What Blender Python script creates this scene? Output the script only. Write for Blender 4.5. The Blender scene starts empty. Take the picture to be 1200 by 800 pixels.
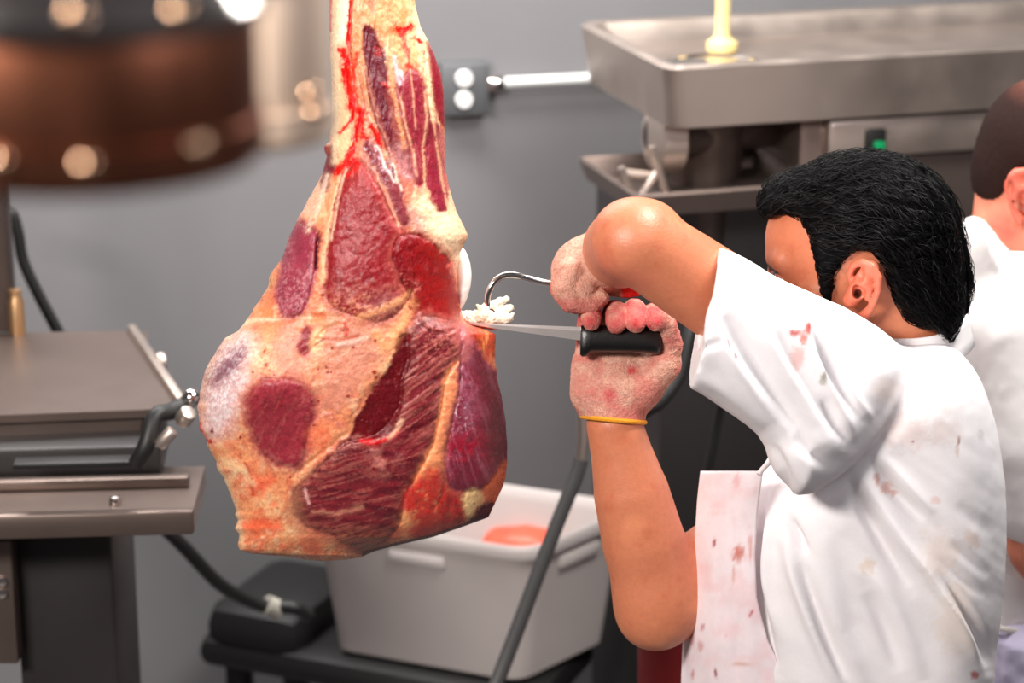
import bpy, math, random
import numpy as np
from mathutils import Vector, Matrix

random.seed(7)
rng = np.random.default_rng(11)
scene = bpy.context.scene
col_link = scene.collection.objects.link

# ------------------------------------------------------------------ camera geometry
FPX = 85.0 / 36.0 * 1200.0
PITCH = math.radians(17.0)
CAM = np.array([0.0, 0.0, 2.22])
FWD = np.array([0.0, math.cos(PITCH), -math.sin(PITCH)])
UP = np.array([0.0, math.sin(PITCH), math.cos(PITCH)])
RIGHT = np.array([1.0, 0.0, 0.0])
YM = 2.74
D0 = YM / math.cos(PITCH)                                     # working distance of the table of meat and the butcher
ORG = CAM + D0 * FWD


def P(px, py, Y):
    """world point on the vertical plane y = Y that the photo shows at px, py"""
    u = (px - 600.0) / FPX
    v = (400.0 - py) / FPX
    d = FWD + u * RIGHT + v * UP
    return CAM + d * (Y / d[1])


def q(px, py, d=0.0):
    """rigid working frame of the figures (x right, y up, depth away), metres"""
    s = (D0 + d) / FPX
    return np.array([(px - 600.0) * s, (400.0 - py) * s, d])


def q2w(v):
    v = np.asarray(v, float)
    return ORG + v[..., 0:1] * RIGHT + v[..., 1:2] * UP + v[..., 2:3] * FWD


def w2q(w):
    r = np.asarray(w, float) - ORG
    return np.stack([r @ RIGHT, r @ UP, r @ FWD], -1)


def qpx(v):
    """photo coordinates of working-frame points: used to lay out stains and muscles on surfaces"""
    z = D0 + v[:, 2]
    return np.stack([600 + FPX * v[:, 0] / z, 400 - FPX * v[:, 1] / z], -1)


def lin(r, g, b):
    c = np.array([r, g, b], float) / 255.0
    return np.where(c <= 0.04045, c / 12.92, ((c + 0.055) / 1.055) ** 2.4)


# ------------------------------------------------------------------ noise, polygons
def _hash(ix, iy, iz, seed):
    h = (ix.astype(np.int64) * 374761393 + iy.astype(np.int64) * 668265263 + iz.astype(np.int64) * 2147483647 + seed * 974634541) & 0xFFFFFFFF
    h = ((h ^ (h >> 13)) * 1274126177) & 0xFFFFFFFF
    h = (h ^ (h >> 16)) & 0xFFFFFFFF
    return h.astype(np.float64) / 4294967295.0


def vnoise(p, seed=0):
    """value noise in [-1, 1]; p is N x 2 or N x 3"""
    p = np.asarray(p, float)
    if p.shape[1] == 2:
        p = np.concatenate([p, np.full((len(p), 1), 0.37)], 1)
    i = np.floor(p)
    f = p - i
    f = f * f * (3 - 2 * f)
    i = i.astype(np.int64)
    out = np.zeros(len(p))
    for dx in (0, 1):
        wx = f[:, 0] if dx else 1 - f[:, 0]
        for dy in (0, 1):
            wy = f[:, 1] if dy else 1 - f[:, 1]
            for dz in (0, 1):
                wz = f[:, 2] if dz else 1 - f[:, 2]
                out += wx * wy * wz * _hash(i[:, 0] + dx, i[:, 1] + dy, i[:, 2] + dz, seed)
    return out * 2 - 1


def fbm(p, seed=0, oct=3):
    a, s, out, n = 1.0, 1.0, 0, 0
    for k in range(oct):
        out = out + a * vnoise(np.asarray(p) * s + k * 17.3, seed + k)
        n += a
        a *= 0.5
        s *= 2.03
    return out / n


def sstep(a, b, x):
    t = np.clip((x - a) / (b - a + 1e-12), 0, 1)
    return t * t * (3 - 2 * t)


def poly_sd(p, poly, cull=0):
    """signed distance to a closed polygon, negative inside"""
    poly = np.asarray(poly, float)
    if len(p) > 20000 and cull:
        out = np.full(len(p), float(cull))
        k = np.all((p > poly.min(0) - cull) & (p < poly.max(0) + cull), 1)
        out[k] = poly_sd(p[k], poly)
        return out
    d = np.full(len(p), 1e9)
    sgn = np.ones(len(p))
    n = len(poly)
    for i in range(n):
        a, b = poly[i], poly[(i + 1) % n]
        e = b - a
        w = p - a
        t = np.clip((w @ e) / (e @ e + 1e-12), 0, 1)
        r = w - t[:, None] * e
        d = np.minimum(d, (r * r).sum(1))
        c1 = p[:, 1] >= a[1]
        c2 = p[:, 1] < b[1]
        c3 = e[0] * w[:, 1] > e[1] * w[:, 0]
        flip = (c1 & c2 & c3) | (~c1 & ~c2 & ~c3)
        sgn = np.where(flip, -sgn, sgn)
    return sgn * np.sqrt(d)


def smooth_poly(poly, it=2):
    p = np.asarray(poly, float)
    for _ in range(it):
        nx = np.roll(p, -1, 0)
        p = np.stack([0.75 * p + 0.25 * nx, 0.25 * p + 0.75 * nx], 1).reshape(-1, 2)
    return p


def line_d(p, pts, cull=60.0):
    a = np.asarray(pts, float)
    if len(p) > 20000 and cull:
        out = np.full(len(p), float(cull))
        k = np.all((p > a.min(0) - cull) & (p < a.max(0) + cull), 1)
        out[k] = np.minimum(line_d(p[k], pts, 0), cull)
        return out
    d = np.full(len(p), 1e9)
    for a, b in zip(pts[:-1], pts[1:]):
        a, b = np.array(a, float), np.array(b, float)
        e = b - a
        w = p - a
        t = np.clip((w @ e) / (e @ e + 1e-12), 0, 1)
        r = w - t[:, None] * e
        d = np.minimum(d, (r * r).sum(1))
    return np.sqrt(d)


def line_dt(p, pts, cull=60.0):
    """distance to a path and place along it, 0..1"""
    a = np.asarray(pts, float)
    seg = np.linalg.norm(a[1:] - a[:-1], axis=1)
    cum = np.concatenate([[0], np.cumsum(seg)]) / seg.sum()
    d = np.full(len(p), float(cull))
    tt = np.zeros(len(p))
    k = np.where(np.all((p > a.min(0) - cull) & (p < a.max(0) + cull), 1))[0]
    for i in range(len(seg)):
        e = a[i + 1] - a[i]
        w = p[k] - a[i]
        t = np.clip((w @ e) / (e @ e + 1e-12), 0, 1)
        r = np.linalg.norm(w - t[:, None] * e, axis=1)
        m = r < d[k]
        d[k[m]] = r[m]
        tt[k[m]] = (cum[i] + t * (cum[i + 1] - cum[i]))[m]
    return d, tt


# ------------------------------------------------------------------ implicit surfaces
class Field:
    """a signed-distance grid that shapes are blended into"""

    def __init__(self, lo, hi, h):
        self.lo = np.array(lo, float)
        self.h = h
        self.n = np.ceil((np.array(hi, float) - self.lo) / h).astype(int) + 1
        self.f = np.full(self.n, 1.0, np.float32)

    def box(self, lo, hi, pad):
        a = np.clip(np.floor((np.array(lo) - pad - self.lo) / self.h).astype(int), 0, self.n)
        b = np.clip(np.ceil((np.array(hi) + pad - self.lo) / self.h).astype(int) + 1, 0, self.n)
        return a, b

    def apply(self, lo, hi, fn, k=0.01, sub=False, pad=None):
        a, b = self.box(lo, hi, (pad if pad is not None else 0.03 + k))
        if np.any(b <= a):
            return
        ax = [self.lo[i] + self.h * np.arange(a[i], b[i]) for i in range(3)]
        g = np.stack(np.meshgrid(*ax, indexing='ij'), -1).reshape(-1, 3)
        v = fn(g)
        sl = tuple(slice(a[i], b[i]) for i in range(3))
        self.f[sl] = self.blend(self.f[sl].reshape(-1), v, k, sub).reshape(self.f[sl].shape)

    @staticmethod
    def blend(o, v, k, sub):
        if sub:
            v = -v
            if k > 0:
                hh = np.clip(0.5 - 0.5 * (o - v) / k, 0, 1)
                return o * (1 - hh) + v * hh + k * hh * (1 - hh)
            return np.maximum(o, v)
        if k > 0:
            hh = np.clip(0.5 + 0.5 * (o - v) / k, 0, 1)
            return o * (1 - hh) + v * hh - k * hh * (1 - hh)
        return np.minimum(o, v)

    def cone(self, a, b, ra, rb, k=0.01, sub=False):
        a, b = np.array(a, float), np.array(b, float)
        r = max(ra, rb)

        def fn(g):
            e = b - a
            w = g - a
            t = np.clip((w @ e) / (e @ e + 1e-12), 0, 1)
            return np.linalg.norm(w - t[:, None] * e, axis=1) - (ra + (rb - ra) * t)
        self.apply(np.minimum(a, b) - r, np.maximum(a, b) + r, fn, k, sub)

    def chain(self, pts, rad, k=0.01, sub=False):
        pts = [np.array(p, float) for p in pts]
        rm = max(rad)

        def fn(g):
            d = np.full(len(g), 1e9)
            for i in range(len(pts) - 1):
                e = pts[i + 1] - pts[i]
                w = g - pts[i]
                t = np.clip((w @ e) / (e @ e + 1e-12), 0, 1)
                d = np.minimum(d, np.linalg.norm(w - t[:, None] * e, axis=1) - (rad[i] + (rad[i + 1] - rad[i]) * t))
            return d
        self.apply(np.min(pts, 0) - rm, np.max(pts, 0) + rm, fn, k, sub)

    def ell(self, c, r, R=None, k=0.01, sub=False):
        c, r = np.array(c, float), np.array(r, float)
        R = np.eye(3) if R is None else np.array(R)
        m = r.max()

        def fn(g):
            l = (g - c) @ R.T
            k0 = np.linalg.norm(l / r, axis=1)
            k1 = np.linalg.norm(l / (r * r), axis=1)
            return k0 * (k0 - 1) / (k1 + 1e-9)
        self.apply(c - m, c + m, fn, k, sub)

    def pillow(self, poly_px, dc, T, R, k=0.01, sub=False, smooth=1, tilt=(0, 0)):
        """solid with the outline of a pixel polygon at depth dc, half thickness T, rim radius R"""
        c0 = np.mean(np.asarray(poly_px, float), 0)
        pts = [q(x, y, dc + tilt[0] * (x - c0[0]) / FPX * D0 + tilt[1] * (c0[1] - y) / FPX * D0) for x, y in poly_px]
        pl = smooth_poly([(t[0], t[1]) for t in pts], smooth)
        cq = q(c0[0], c0[1], dc)

        sp = abs(tilt[0]) * np.ptp(pl[:, 0]) + abs(tilt[1]) * np.ptp(pl[:, 1])
        lo = np.array([*pl.min(0), dc - T - sp])
        hi = np.array([*pl.max(0), dc + T + sp])
        a, b = self.box(lo, hi, 0.03 + k)
        xs, ys, zs = [(self.lo[i] + self.h * np.arange(a[i], b[i])) for i in range(3)]
        g2 = np.stack(np.meshgrid(xs, ys, indexing='ij'), -1).reshape(-1, 2)
        sd = np.maximum(poly_sd(g2, pl), -R).reshape(len(xs), len(ys))
        dcc = dc + tilt[0] * (xs - cq[0])[:, None] + tilt[1] * (ys - cq[1])[None]
        v = (np.sqrt(((R + sd) ** 2)[:, :, None] + ((zs[None, None] - dcc[:, :, None]) * R / T) ** 2) - R).astype(np.float32)
        sl = tuple(slice(a[i], b[i]) for i in range(3))
        self.f[sl] = self.blend(self.f[sl], v, k, sub)

    def cut_line(self, a, b, keep, dc=0.0, hi=None):
        """trim everything beyond the line a-b (photo coordinates at depth dc) on the side away from keep"""
        A, B, K = q(*a, dc)[:2], q(*b, dc)[:2], q(*keep, dc)[:2]
        n = np.array([-(B - A)[1], (B - A)[0]])
        n /= np.linalg.norm(n)
        if n @ (K - A) > 0:
            n = -n
        xs, ys = [self.lo[i] + self.h * np.arange(self.n[i]) for i in (0, 1)]
        pl = ((xs - A[0]) * n[0])[:, None] + ((ys - A[1]) * n[1])[None]
        self.f = np.maximum(self.f, pl[:, :, None].astype(np.float32)) if hi is None else np.where((np.abs(ys[None, :, None] - (A[1] + B[1]) / 2) < hi) & (np.abs(xs[:, None, None] - (A[0] + B[0]) / 2) < hi), np.maximum(self.f, pl[:, :, None]), self.f).astype(np.float32)

    def mesh(self):
        f = self.f
        s = (f < 0)
        c = np.zeros(np.array(f.shape) - 1, np.uint8)
        X, Y, Z = f.shape
        for dx in (0, 1):
            for dy in (0, 1):
                for dz in (0, 1):
                    c += s[dx:X - 1 + dx, dy:Y - 1 + dy, dz:Z - 1 + dz]
        act = (c > 0) & (c < 8)
        idx = np.argwhere(act)
        acc = np.zeros((len(idx), 3))
        cnt = np.zeros(len(idx))
        cor = [(a, b, d) for a in (0, 1) for b in (0, 1) for d in (0, 1)]
        for i, p0 in enumerate(cor):
            for p1 in cor[i + 1:]:
                if sum(abs(u - v) for u, v in zip(p0, p1)) != 1:
                    continue
                f0 = f[tuple((idx + p0).T)]
                f1 = f[tuple((idx + p1).T)]
                m = (f0 < 0) != (f1 < 0)
                t = np.where(m, f0 / np.where(m, f0 - f1, 1), 0)
                acc[m] += (np.array(p0) + t[:, None] * (np.array(p1) - np.array(p0)))[m]
                cnt += m
        v = self.lo + self.h * (idx + acc / cnt[:, None])
        vid = np.full(act.shape, -1, np.int64)
        vid[act] = np.arange(len(idx))
        quads = []
        for ax in range(3):
            o1, o2 = [(1, 2), (2, 0), (0, 1)][ax]
            lo_s = [slice(None)] * 3
            hi_s = [slice(None)] * 3
            lo_s[ax] = slice(0, -1)
            hi_s[ax] = slice(1, None)
            ch = s[tuple(lo_s)] != s[tuple(hi_s)]
            e = np.argwhere(ch)
            ok = (e[:, o1] > 0) & (e[:, o2] > 0) & (e[:, o1] < f.shape[o1] - 1) & (e[:, o2] < f.shape[o2] - 1)
            e = e[ok]
            ins = s[tuple(e.T)]
            u1 = np.zeros(3, int); u1[o1] = 1
            u2 = np.zeros(3, int); u2[o2] = 1
            qd = np.stack([vid[tuple((e - u1 - u2).T)], vid[tuple((e - u2).T)], vid[tuple(e.T)], vid[tuple((e - u1).T)]], 1)
            qd[~ins] = qd[~ins][:, ::-1]
            quads.append(qd)
        return v, np.concatenate(quads)


def normals(v, f):
    n = np.zeros_like(v)
    a = v[f[:, 2]] - v[f[:, 0]]
    b = v[f[:, 3]] - v[f[:, 1]]
    fn = np.cross(a, b)
    for i in range(4):
        for j in range(3):
            n[:, j] += np.bincount(f[:, i], fn[:, j], len(v))
    return n / (np.linalg.norm(n, axis=1, keepdims=True) + 1e-12)


# ------------------------------------------------------------------ objects
def link_mesh(name, v, f, mat=None, parent=None, smooth=True, color=None, world=True):
    """v in working frame unless world; parent must sit at any translation (children keep world place)"""
    v = np.asarray(v, float)
    if not world:
        v = q2w(v)
    me = bpy.data.meshes.new(name)
    if isinstance(f, np.ndarray) and f.shape[1] == 4:          # faces look outward
        m0 = v.mean(0)
        a_, b_, c_, d_ = (v[f[:, i]] - m0 for i in range(4))
        if np.einsum('ij,ij->i', a_, np.cross(b_, c_)).sum() + np.einsum('ij,ij->i', a_, np.cross(c_, d_)).sum() < 0:
            f = f[:, ::-1]
    if isinstance(f, np.ndarray):
        nf, k = f.shape
        me.vertices.add(len(v))
        me.vertices.foreach_set('co', v.astype(np.float32).ravel())
        me.loops.add(nf * k)
        me.loops.foreach_set('vertex_index', f.astype(np.int32).ravel())
        me.polygons.add(nf)
        me.polygons.foreach_set('loop_start', np.arange(0, nf * k, k, dtype=np.int32))
        me.update(calc_edges=True)
        me.validate()
    else:
        me.from_pydata([tuple(p) for p in v], [], [list(map(int, t)) for t in f])
        me.update()
    if smooth:
        me.polygons.foreach_set('use_smooth', np.ones(len(me.polygons), dtype=bool))
    if color is not None:
        at = me.color_attributes.new('Col', 'FLOAT_COLOR', 'POINT')
        c = np.ones((len(v), 4), np.float32)
        c[:, :color.shape[1]] = color
        at.data.foreach_set('color', c.ravel())
    o = bpy.data.objects.new(name, me)
    col_link(o)
    if mat:
        me.materials.append(mat)
    if parent is not None:
        root = parent
        off = Vector((0, 0, 0))
        while root is not None:
            off += root.location
            root = root.parent
        o.parent = parent
        me.transform(Matrix.Translation(-off))
    return o


def empty(name, loc, label, cat, group=None):
    o = bpy.data.objects.new(name, None)
    o.empty_display_size = 0.05
    col_link(o)
    o.location = Vector(loc)
    tag(o, label, cat, group)
    return o


def tag(o, label=None, cat=None, group=None, kind=None):
    if label: o['label'] = label
    if cat: o['category'] = cat
    if group: o['group'] = group
    if kind: o['kind'] = kind
    return o


class MB:
    """collects solids into one mesh, world coordinates"""

    def __init__(self):
        self.v, self.f = [], []

    def add(self, v, f):
        o = len(self.v)
        self.v += [tuple(map(float, p)) for p in v]
        self.f += [tuple(int(i) + o for i in t) for t in f]
        return self

    def frame(self, c, ex, ey, ez, sx, sy, sz, bev=0.003):
        """bevelled box from centre, three axes and three full sizes"""
        c, ex, ey, ez = (np.array(a, float) for a in (c, ex, ey, ez))
        import bmesh
        bm = bmesh.new()
        bmesh.ops.create_cube(bm, size=1)
        for p in bm.verts:
            p.co = Vector((p.co.x * sx, p.co.y * sy, p.co.z * sz))
        b = min(bev, 0.45 * min(sx, sy, sz))
        if b > 0:
            bmesh.ops.bevel(bm, geom=list(bm.edges), offset=b, segments=2, affect='EDGES', profile=0.5)
        bm.verts.index_update()
        V = [c + ex * p.co.x + ey * p.co.y + ez * p.co.z for p in bm.verts]
        F = [[p.index for p in fa.verts] for fa in bm.faces]
        bm.free()
        if np.dot(np.cross(ex, ey), ez) < 0:
            F = [t[::-1] for t in F]
        return self.add(V, F)

    def box(self, lo, hi, bev=0.003, rz=0.0):
        lo, hi = np.array(lo, float), np.array(hi, float)
        c = (lo + hi) / 2
        s = hi - lo
        ex = np.array([math.cos(rz), math.sin(rz), 0])
        ey = np.array([-math.sin(rz), math.cos(rz), 0])
        return self.frame(c, ex, ey, (0, 0, 1), *s, bev)

    def loft(self, rings, cap=True, close=True):
        n = len(rings[0])
        V, F = [], []
        for r in rings:
            V += list(r)
        m = n if close else n - 1
        for i in range(len(rings) - 1):
            for j in range(m):
                k = (j + 1) % n
                F.append((i * n + j, i * n + k, (i + 1) * n + k, (i + 1) * n + j))
        if cap:
            F.append(tuple(range(n))[::-1])
            F.append(tuple((len(rings) - 1) * n + j for j in range(n)))
        return self.add(V, F)

    def tube(self, pts, rad, n=10, cap=True):
        pts = [np.array(p, float) for p in pts]
        if np.isscalar(rad):
            rad = [rad] * len(pts)
        t0 = pts[1] - pts[0]
        t0 /= np.linalg.norm(t0)
        a = np.cross(t0, (0, 0, 1.0))
        if np.linalg.norm(a) < 1e-3:
            a = np.cross(t0, (1.0, 0, 0))
        a /= np.linalg.norm(a)
        rings = []
        for i, p in enumerate(pts):
            t = pts[min(i + 1, len(pts) - 1)] - pts[max(i - 1, 0)]
            t /= np.linalg.norm(t) + 1e-12
            a = a - t * (a @ t)
            a /= np.linalg.norm(a) + 1e-12
            b = np.cross(t, a)
            rings.append([p + rad[i] * (math.cos(x) * a + math.sin(x) * b) for x in np.linspace(0, 2 * math.pi, n, endpoint=False)])
        return self.loft(rings, cap)

    def cyl(self, a, b, ra, rb=None, n=24, bev=0.0):
        rb = ra if rb is None else rb
        a, b = np.array(a, float), np.array(b, float)
        if bev <= 0:
            return self.tube([a, b], [ra, rb], n)
        e = (b - a) / np.linalg.norm(b - a)
        return self.tube([a, a + e * bev * 0.3, a + e * bev, b - e * bev, b - e * bev * 0.3, b], [ra - bev, ra - bev * 0.3, ra, rb, rb - bev * 0.3, rb - bev], n)

    def lathe(self, c, prof, n=40, axis=(0, 0, 1.0), cap=True):
        """prof: (radius, height) list along axis from c"""
        ax = np.array(axis, float)
        ax /= np.linalg.norm(ax)
        a = np.cross(ax, (1.0, 0, 0)) if abs(ax[0]) < 0.9 else np.cross(ax, (0, 1.0, 0))
        a /= np.linalg.norm(a)
        b = np.cross(ax, a)
        c = np.array(c, float)
        rings = [[c + ax * h + r * (math.cos(x) * a + math.sin(x) * b) for x in np.linspace(0, 2 * math.pi, n, endpoint=False)] for r, h in prof]
        return self.loft(rings, cap)

    def build(self, name, mat=None, parent=None, smooth=False, auto=True):
        o = link_mesh(name, self.v, self.f, mat, parent, smooth=smooth)
        if auto and not smooth:
            me = o.data
            me.polygons.foreach_set('use_smooth', np.ones(len(me.polygons), dtype=bool))
            try:
                me.set_sharp_from_angle(angle=math.radians(38))
            except Exception:
                pass
        return o


def catmull(pts, n=8):
    pts = [np.array(p, float) for p in pts]
    p = [2 * pts[0] - pts[1]] + pts + [2 * pts[-1] - pts[-2]]
    out = []
    for i in range(1, len(p) - 2):
        for t in np.linspace(0, 1, n, endpoint=False):
            a, b, c, d = p[i - 1], p[i], p[i + 1], p[i + 2]
            out.append(0.5 * (2 * b + (c - a) * t + (2 * a - 5 * b + 4 * c - d) * t * t + (-a + 3 * b - 3 * c + d) * t ** 3))
    out.append(pts[-1])
    return out


# ------------------------------------------------------------------ materials
def mat(name, color=(0.5, 0.5, 0.5), rough=0.5, metal=0.0, noise=0.0, nscale=40.0, bump=0.0, bscale=120.0, attr=False,
        spec=0.5, sss=0.0, stretch=None, sheen=0.0, emit=None, rvar=0.0, sss_radius=(0.01, 0.004, 0.002), bdist=0.002, coat=0.0):
    m = bpy.data.materials.new(name)
    m.use_nodes = True
    nt = m.node_tree
    b = nt.nodes['Principled BSDF']
    b.inputs['Roughness'].default_value = rough
    b.inputs['Metallic'].default_value = metal
    b.inputs['Specular IOR Level'].default_value = spec
    if coat:
        b.inputs['Coat Weight'].default_value = coat
        b.inputs['Coat Roughness'].default_value = 0.15
    if sheen:
        b.inputs['Sheen Weight'].default_value = sheen
    if sss:
        b.inputs['Subsurface Weight'].default_value = sss
        b.inputs['Subsurface Radius'].default_value = sss_radius
        b.inputs['Subsurface Scale'].default_value = 1.0
    if emit:
        b.inputs['Emission Color'].default_value = (*emit[:3], 1)
        b.inputs['Emission Strength'].default_value = emit[3]
    tc = nt.nodes.new('ShaderNodeTexCoord')
    mp = nt.nodes.new('ShaderNodeMapping')
    nt.links.new(tc.outputs['Object'], mp.inputs['Vector'])
    if stretch:
        mp.inputs['Scale'].default_value = stretch
    src = None
    if attr:
        a = nt.nodes.new('ShaderNodeAttribute')
        a.attribute_name = 'Col'
        src = a.outputs['Color']
    else:
        r = nt.nodes.new('ShaderNodeRGB')
        r.outputs[0].default_value = (*[float(c) for c in color], 1)
        src = r.outputs[0]
    if noise > 0:
        n = nt.nodes.new('ShaderNodeTexNoise')
        n.inputs['Scale'].default_value = nscale
        n.inputs['Detail'].default_value = 6
        nt.links.new(mp.outputs[0], n.inputs['Vector'])
        mr = nt.nodes.new('ShaderNodeMapRange')
        mr.inputs['From Min'].default_value = 0.25
        mr.inputs['From Max'].default_value = 0.75
        mr.inputs['To Min'].default_value = 1 - noise
        mr.inputs['To Max'].default_value = 1 + noise
        nt.links.new(n.outputs['Fac'], mr.inputs['Value'])
        mx = nt.nodes.new('ShaderNodeVectorMath')
        mx.operation = 'SCALE'
        nt.links.new(src, mx.inputs[0])
        nt.links.new(mr.outputs[0], mx.inputs['Scale'])
        src = mx.outputs[0]
        if rvar > 0:
            m2 = nt.nodes.new('ShaderNodeMapRange')
            m2.inputs['From Min'].default_value = 0.3
            m2.inputs['From Max'].default_value = 0.7
            m2.inputs['To Min'].default_value = max(0.02, rough - rvar)
            m2.inputs['To Max'].default_value = min(1, rough + rvar)
            nt.links.new(n.outputs['Fac'], m2.inputs['Value'])
            nt.links.new(m2.outputs[0], b.inputs['Roughness'])
    nt.links.new(src, b.inputs['Base Color'])
    if bump > 0:
        n = nt.nodes.new('ShaderNodeTexNoise')
        n.inputs['Scale'].default_value = bscale
        n.inputs['Detail'].default_value = 4
        nt.links.new(mp.outputs[0], n.inputs['Vector'])
        bp = nt.nodes.new('ShaderNodeBump')
        bp.inputs['Strength'].default_value = bump
        bp.inputs['Distance'].default_value = bdist
        nt.links.new(n.outputs['Fac'], bp.inputs['Height'])
        nt.links.new(bp.outputs[0], b.inputs['Normal'])
    return m
# ================================================================== room
m_wall = mat('grey_painted_wall', lin(122, 121, 123), rough=0.55, noise=0.05, nscale=3, bump=0.08, bscale=200)
m_floor = mat('grey_sealed_floor', lin(92, 88, 88), rough=0.45, noise=0.12, nscale=6, bump=0.1, bscale=60)
m_steel = mat('stainless_steel', lin(196, 182, 172), rough=0.40, metal=0.9, noise=0.05, nscale=14, rvar=0.06)
m_steel_d = mat('worn_steel', lin(124, 110, 103), rough=0.42, metal=0.85, noise=0.08, nscale=12)
m_chrome = mat('polished_steel', lin(214, 208, 204), rough=0.14, metal=1.0)
m_black = mat('black_rubber', lin(22, 22, 22), rough=0.5)
m_dark = mat('dark_grey_enamel', lin(38, 35, 35), rough=0.45, noise=0.05)
m_dkmetal = mat('dark_cast_metal', lin(92, 82, 78), rough=0.45, metal=0.8, noise=0.1, nscale=20)
m_white_pl = mat('white_plastic', lin(192, 184, 181), rough=0.5, noise=0.03, nscale=8)
m_outlet = mat('grey_metal_plate', lin(104, 106, 108), rough=0.45, metal=0.4)
m_socket = mat('white_socket', lin(236, 236, 234), rough=0.4)
m_pipe = mat('pale_painted_pipe', lin(222, 224, 222), rough=0.35)
m_yellow = mat('cream_plastic', lin(232, 206, 140), rough=0.4)
m_green = mat('green_button', lin(6, 140, 84), rough=0.35)
m_red = mat('dark_red_plastic', lin(120, 9, 13), rough=0.5)
m_beef = mat('raw_chunk', lin(226, 84, 60), rough=0.4, noise=0.35, nscale=30, bump=0.3, bscale=60)

WS = 0.2                                     # the back wall runs away to the right
WA = math.atan(WS)
WX = np.array([math.cos(WA), math.sin(WA), 0.0])
WN = np.array([math.sin(WA), -math.cos(WA), 0.0])      # out of the wall
W0 = np.array([0.0, 4.55, 0.0])


def on_wall(px, py, off=0.0):
    """world point where the photo's ray meets the wall, moved off it"""
    u, v = (px - 600) / FPX, (400 - py) / FPX
    d = FWD + u * RIGHT + v * UP
    t = ((W0 + WN * off - CAM) @ WN) / (d @ WN)
    return CAM + d * t


EZ = np.array([0, 0, 1.0])
mb = MB()
mb.frame(W0 - WN * 0.06 + EZ * 1.55, WX, -WN, EZ, 8.0, 0.12, 3.1, 0)
tag(mb.build('wall_back', m_wall), kind='structure')
mb = MB()
mb.box((-3.6, -1.5, -0.1), (3.9, 5.5, 0.0), 0)
tag(mb.build('floor', m_floor), kind='structure')

# ---- outlet and its conduit
c = on_wall(543, 103, 0.02)
ou = empty('wall_outlet', on_wall(543, 133, 0.0), 'grey metal double power outlet on the grey wall, beside the beef shank', 'outlet')
mb = MB(); mb.frame(c, WX, -WN, EZ, 0.092, 0.042, 0.102, 0.006); mb.build('outlet_box', m_outlet, ou)
for y in (92, 117):
    s = on_wall(544, y, 0.043)
    mb = MB(); mb.lathe(s, [(0.0165, -0.006), (0.0165, 0.002), (0.015, 0.004), (0.001, 0.004)], 28, axis=WN)
    so = mb.build('socket', m_socket, ou)
    mb = MB()
    for dx in (-0.005, 0.005):
        mb.frame(s + WX * dx + WN * 0.004, WX, -WN, EZ, 0.002, 0.003, 0.008, 0)
    mb.build('slot', m_black, so)
pc = empty('conduit_pipe', on_wall(660, 94, 0.0), 'pale metal conduit pipe running along the grey wall right of the outlet', 'pipe')
a, b = on_wall(572, 98, 0.022), on_wall(742, 89, 0.022)
mb = MB(); mb.tube([a, b, b + (b - a) * 0.9], 0.0105, 16); mb.build('pipe', m_pipe, pc)
mb = MB(); e = (b - a) / np.linalg.norm(b - a); mb.cyl(a - e * 0.004, a + e * 0.03, 0.015, bev=0.003); mb.build('pipe_fitting', m_chrome, pc)
mb = MB()
m_ = a + e * 0.22
mb.cyl(m_ - e * 0.008, m_ + e * 0.008, 0.0125); mb.frame(m_ - WN * 0.02 + EZ * 0.0, WX, -WN, EZ, 0.05, 0.006, 0.016, 0.002); mb.build('pipe_clip', m_chrome, pc)

# ---- meat grinder with a wide feed pan
GY = math.atan(0.30)
GX = np.array([math.cos(GY), math.sin(GY), 0.0])
GN = np.array([-math.sin(GY), math.cos(GY), 0.0])


def ray_plane(px, py, p0, n):
    u, v = (px - 600) / FPX, (400 - py) / FPX
    d = FWD + u * RIGHT + v * UP
    return CAM + d * (((p0 - CAM) @ n) / (d @ n))


g0 = P(782, 82, 3.85)                          # near left corner of the pan rim


def gp(a, b, h):
    return g0 + GX * a + GN * b + EZ * h


zg = g0[2]
gr = empty('meat_grinder', (*gp(0.45, 0.25, 0)[:2], 0.0), 'stainless meat grinder with a wide deep feed pan behind the bending butcher', 'meat grinder')
pl_, pw_ = 0.98, 0.46                            # pan length, depth


def pan_ring(inset, h, n=6):
    pts = []
    rc = 0.03
    x0, x1, y0, y1 = inset, pl_ - inset, inset, pw_ - inset
    for cx_, cy_, s in ((x0 + rc, y0 + rc, 180), (x1 - rc, y0 + rc, 270), (x1 - rc, y1 - rc, 0), (x0 + rc, y1 - rc, 90)):
        for t in np.linspace(0, 90, n):
            an = math.radians(s + t)
            pts.append(gp(cx_ + rc * math.cos(an), cy_ + rc * math.sin(an), h))
    return pts


mb = MB()
mb.loft([pan_ring(0.03, -0.105), pan_ring(0.012, -0.10), pan_ring(0.0, -0.012), pan_ring(-0.002, 0.0), pan_ring(0.006, 0.006), pan_ring(0.018, 0.003), pan_ring(0.022, -0.004), pan_ring(0.040, -0.030), pan_ring(0.052, -0.034)], cap=True)
pan = mb.build('feed_pan', m_steel, gr)
hc = gp(0.16, 0.20, 0)
mb = MB(); mb.lathe(hc + EZ * -0.0335, [(0.085, 0.0), (0.085, 0.003), (0.072, 0.004), (0.068, 0.0006), (0.001, 0.0005)], 36)
mb.build('feed_ring', m_chrome, pan)
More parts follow.
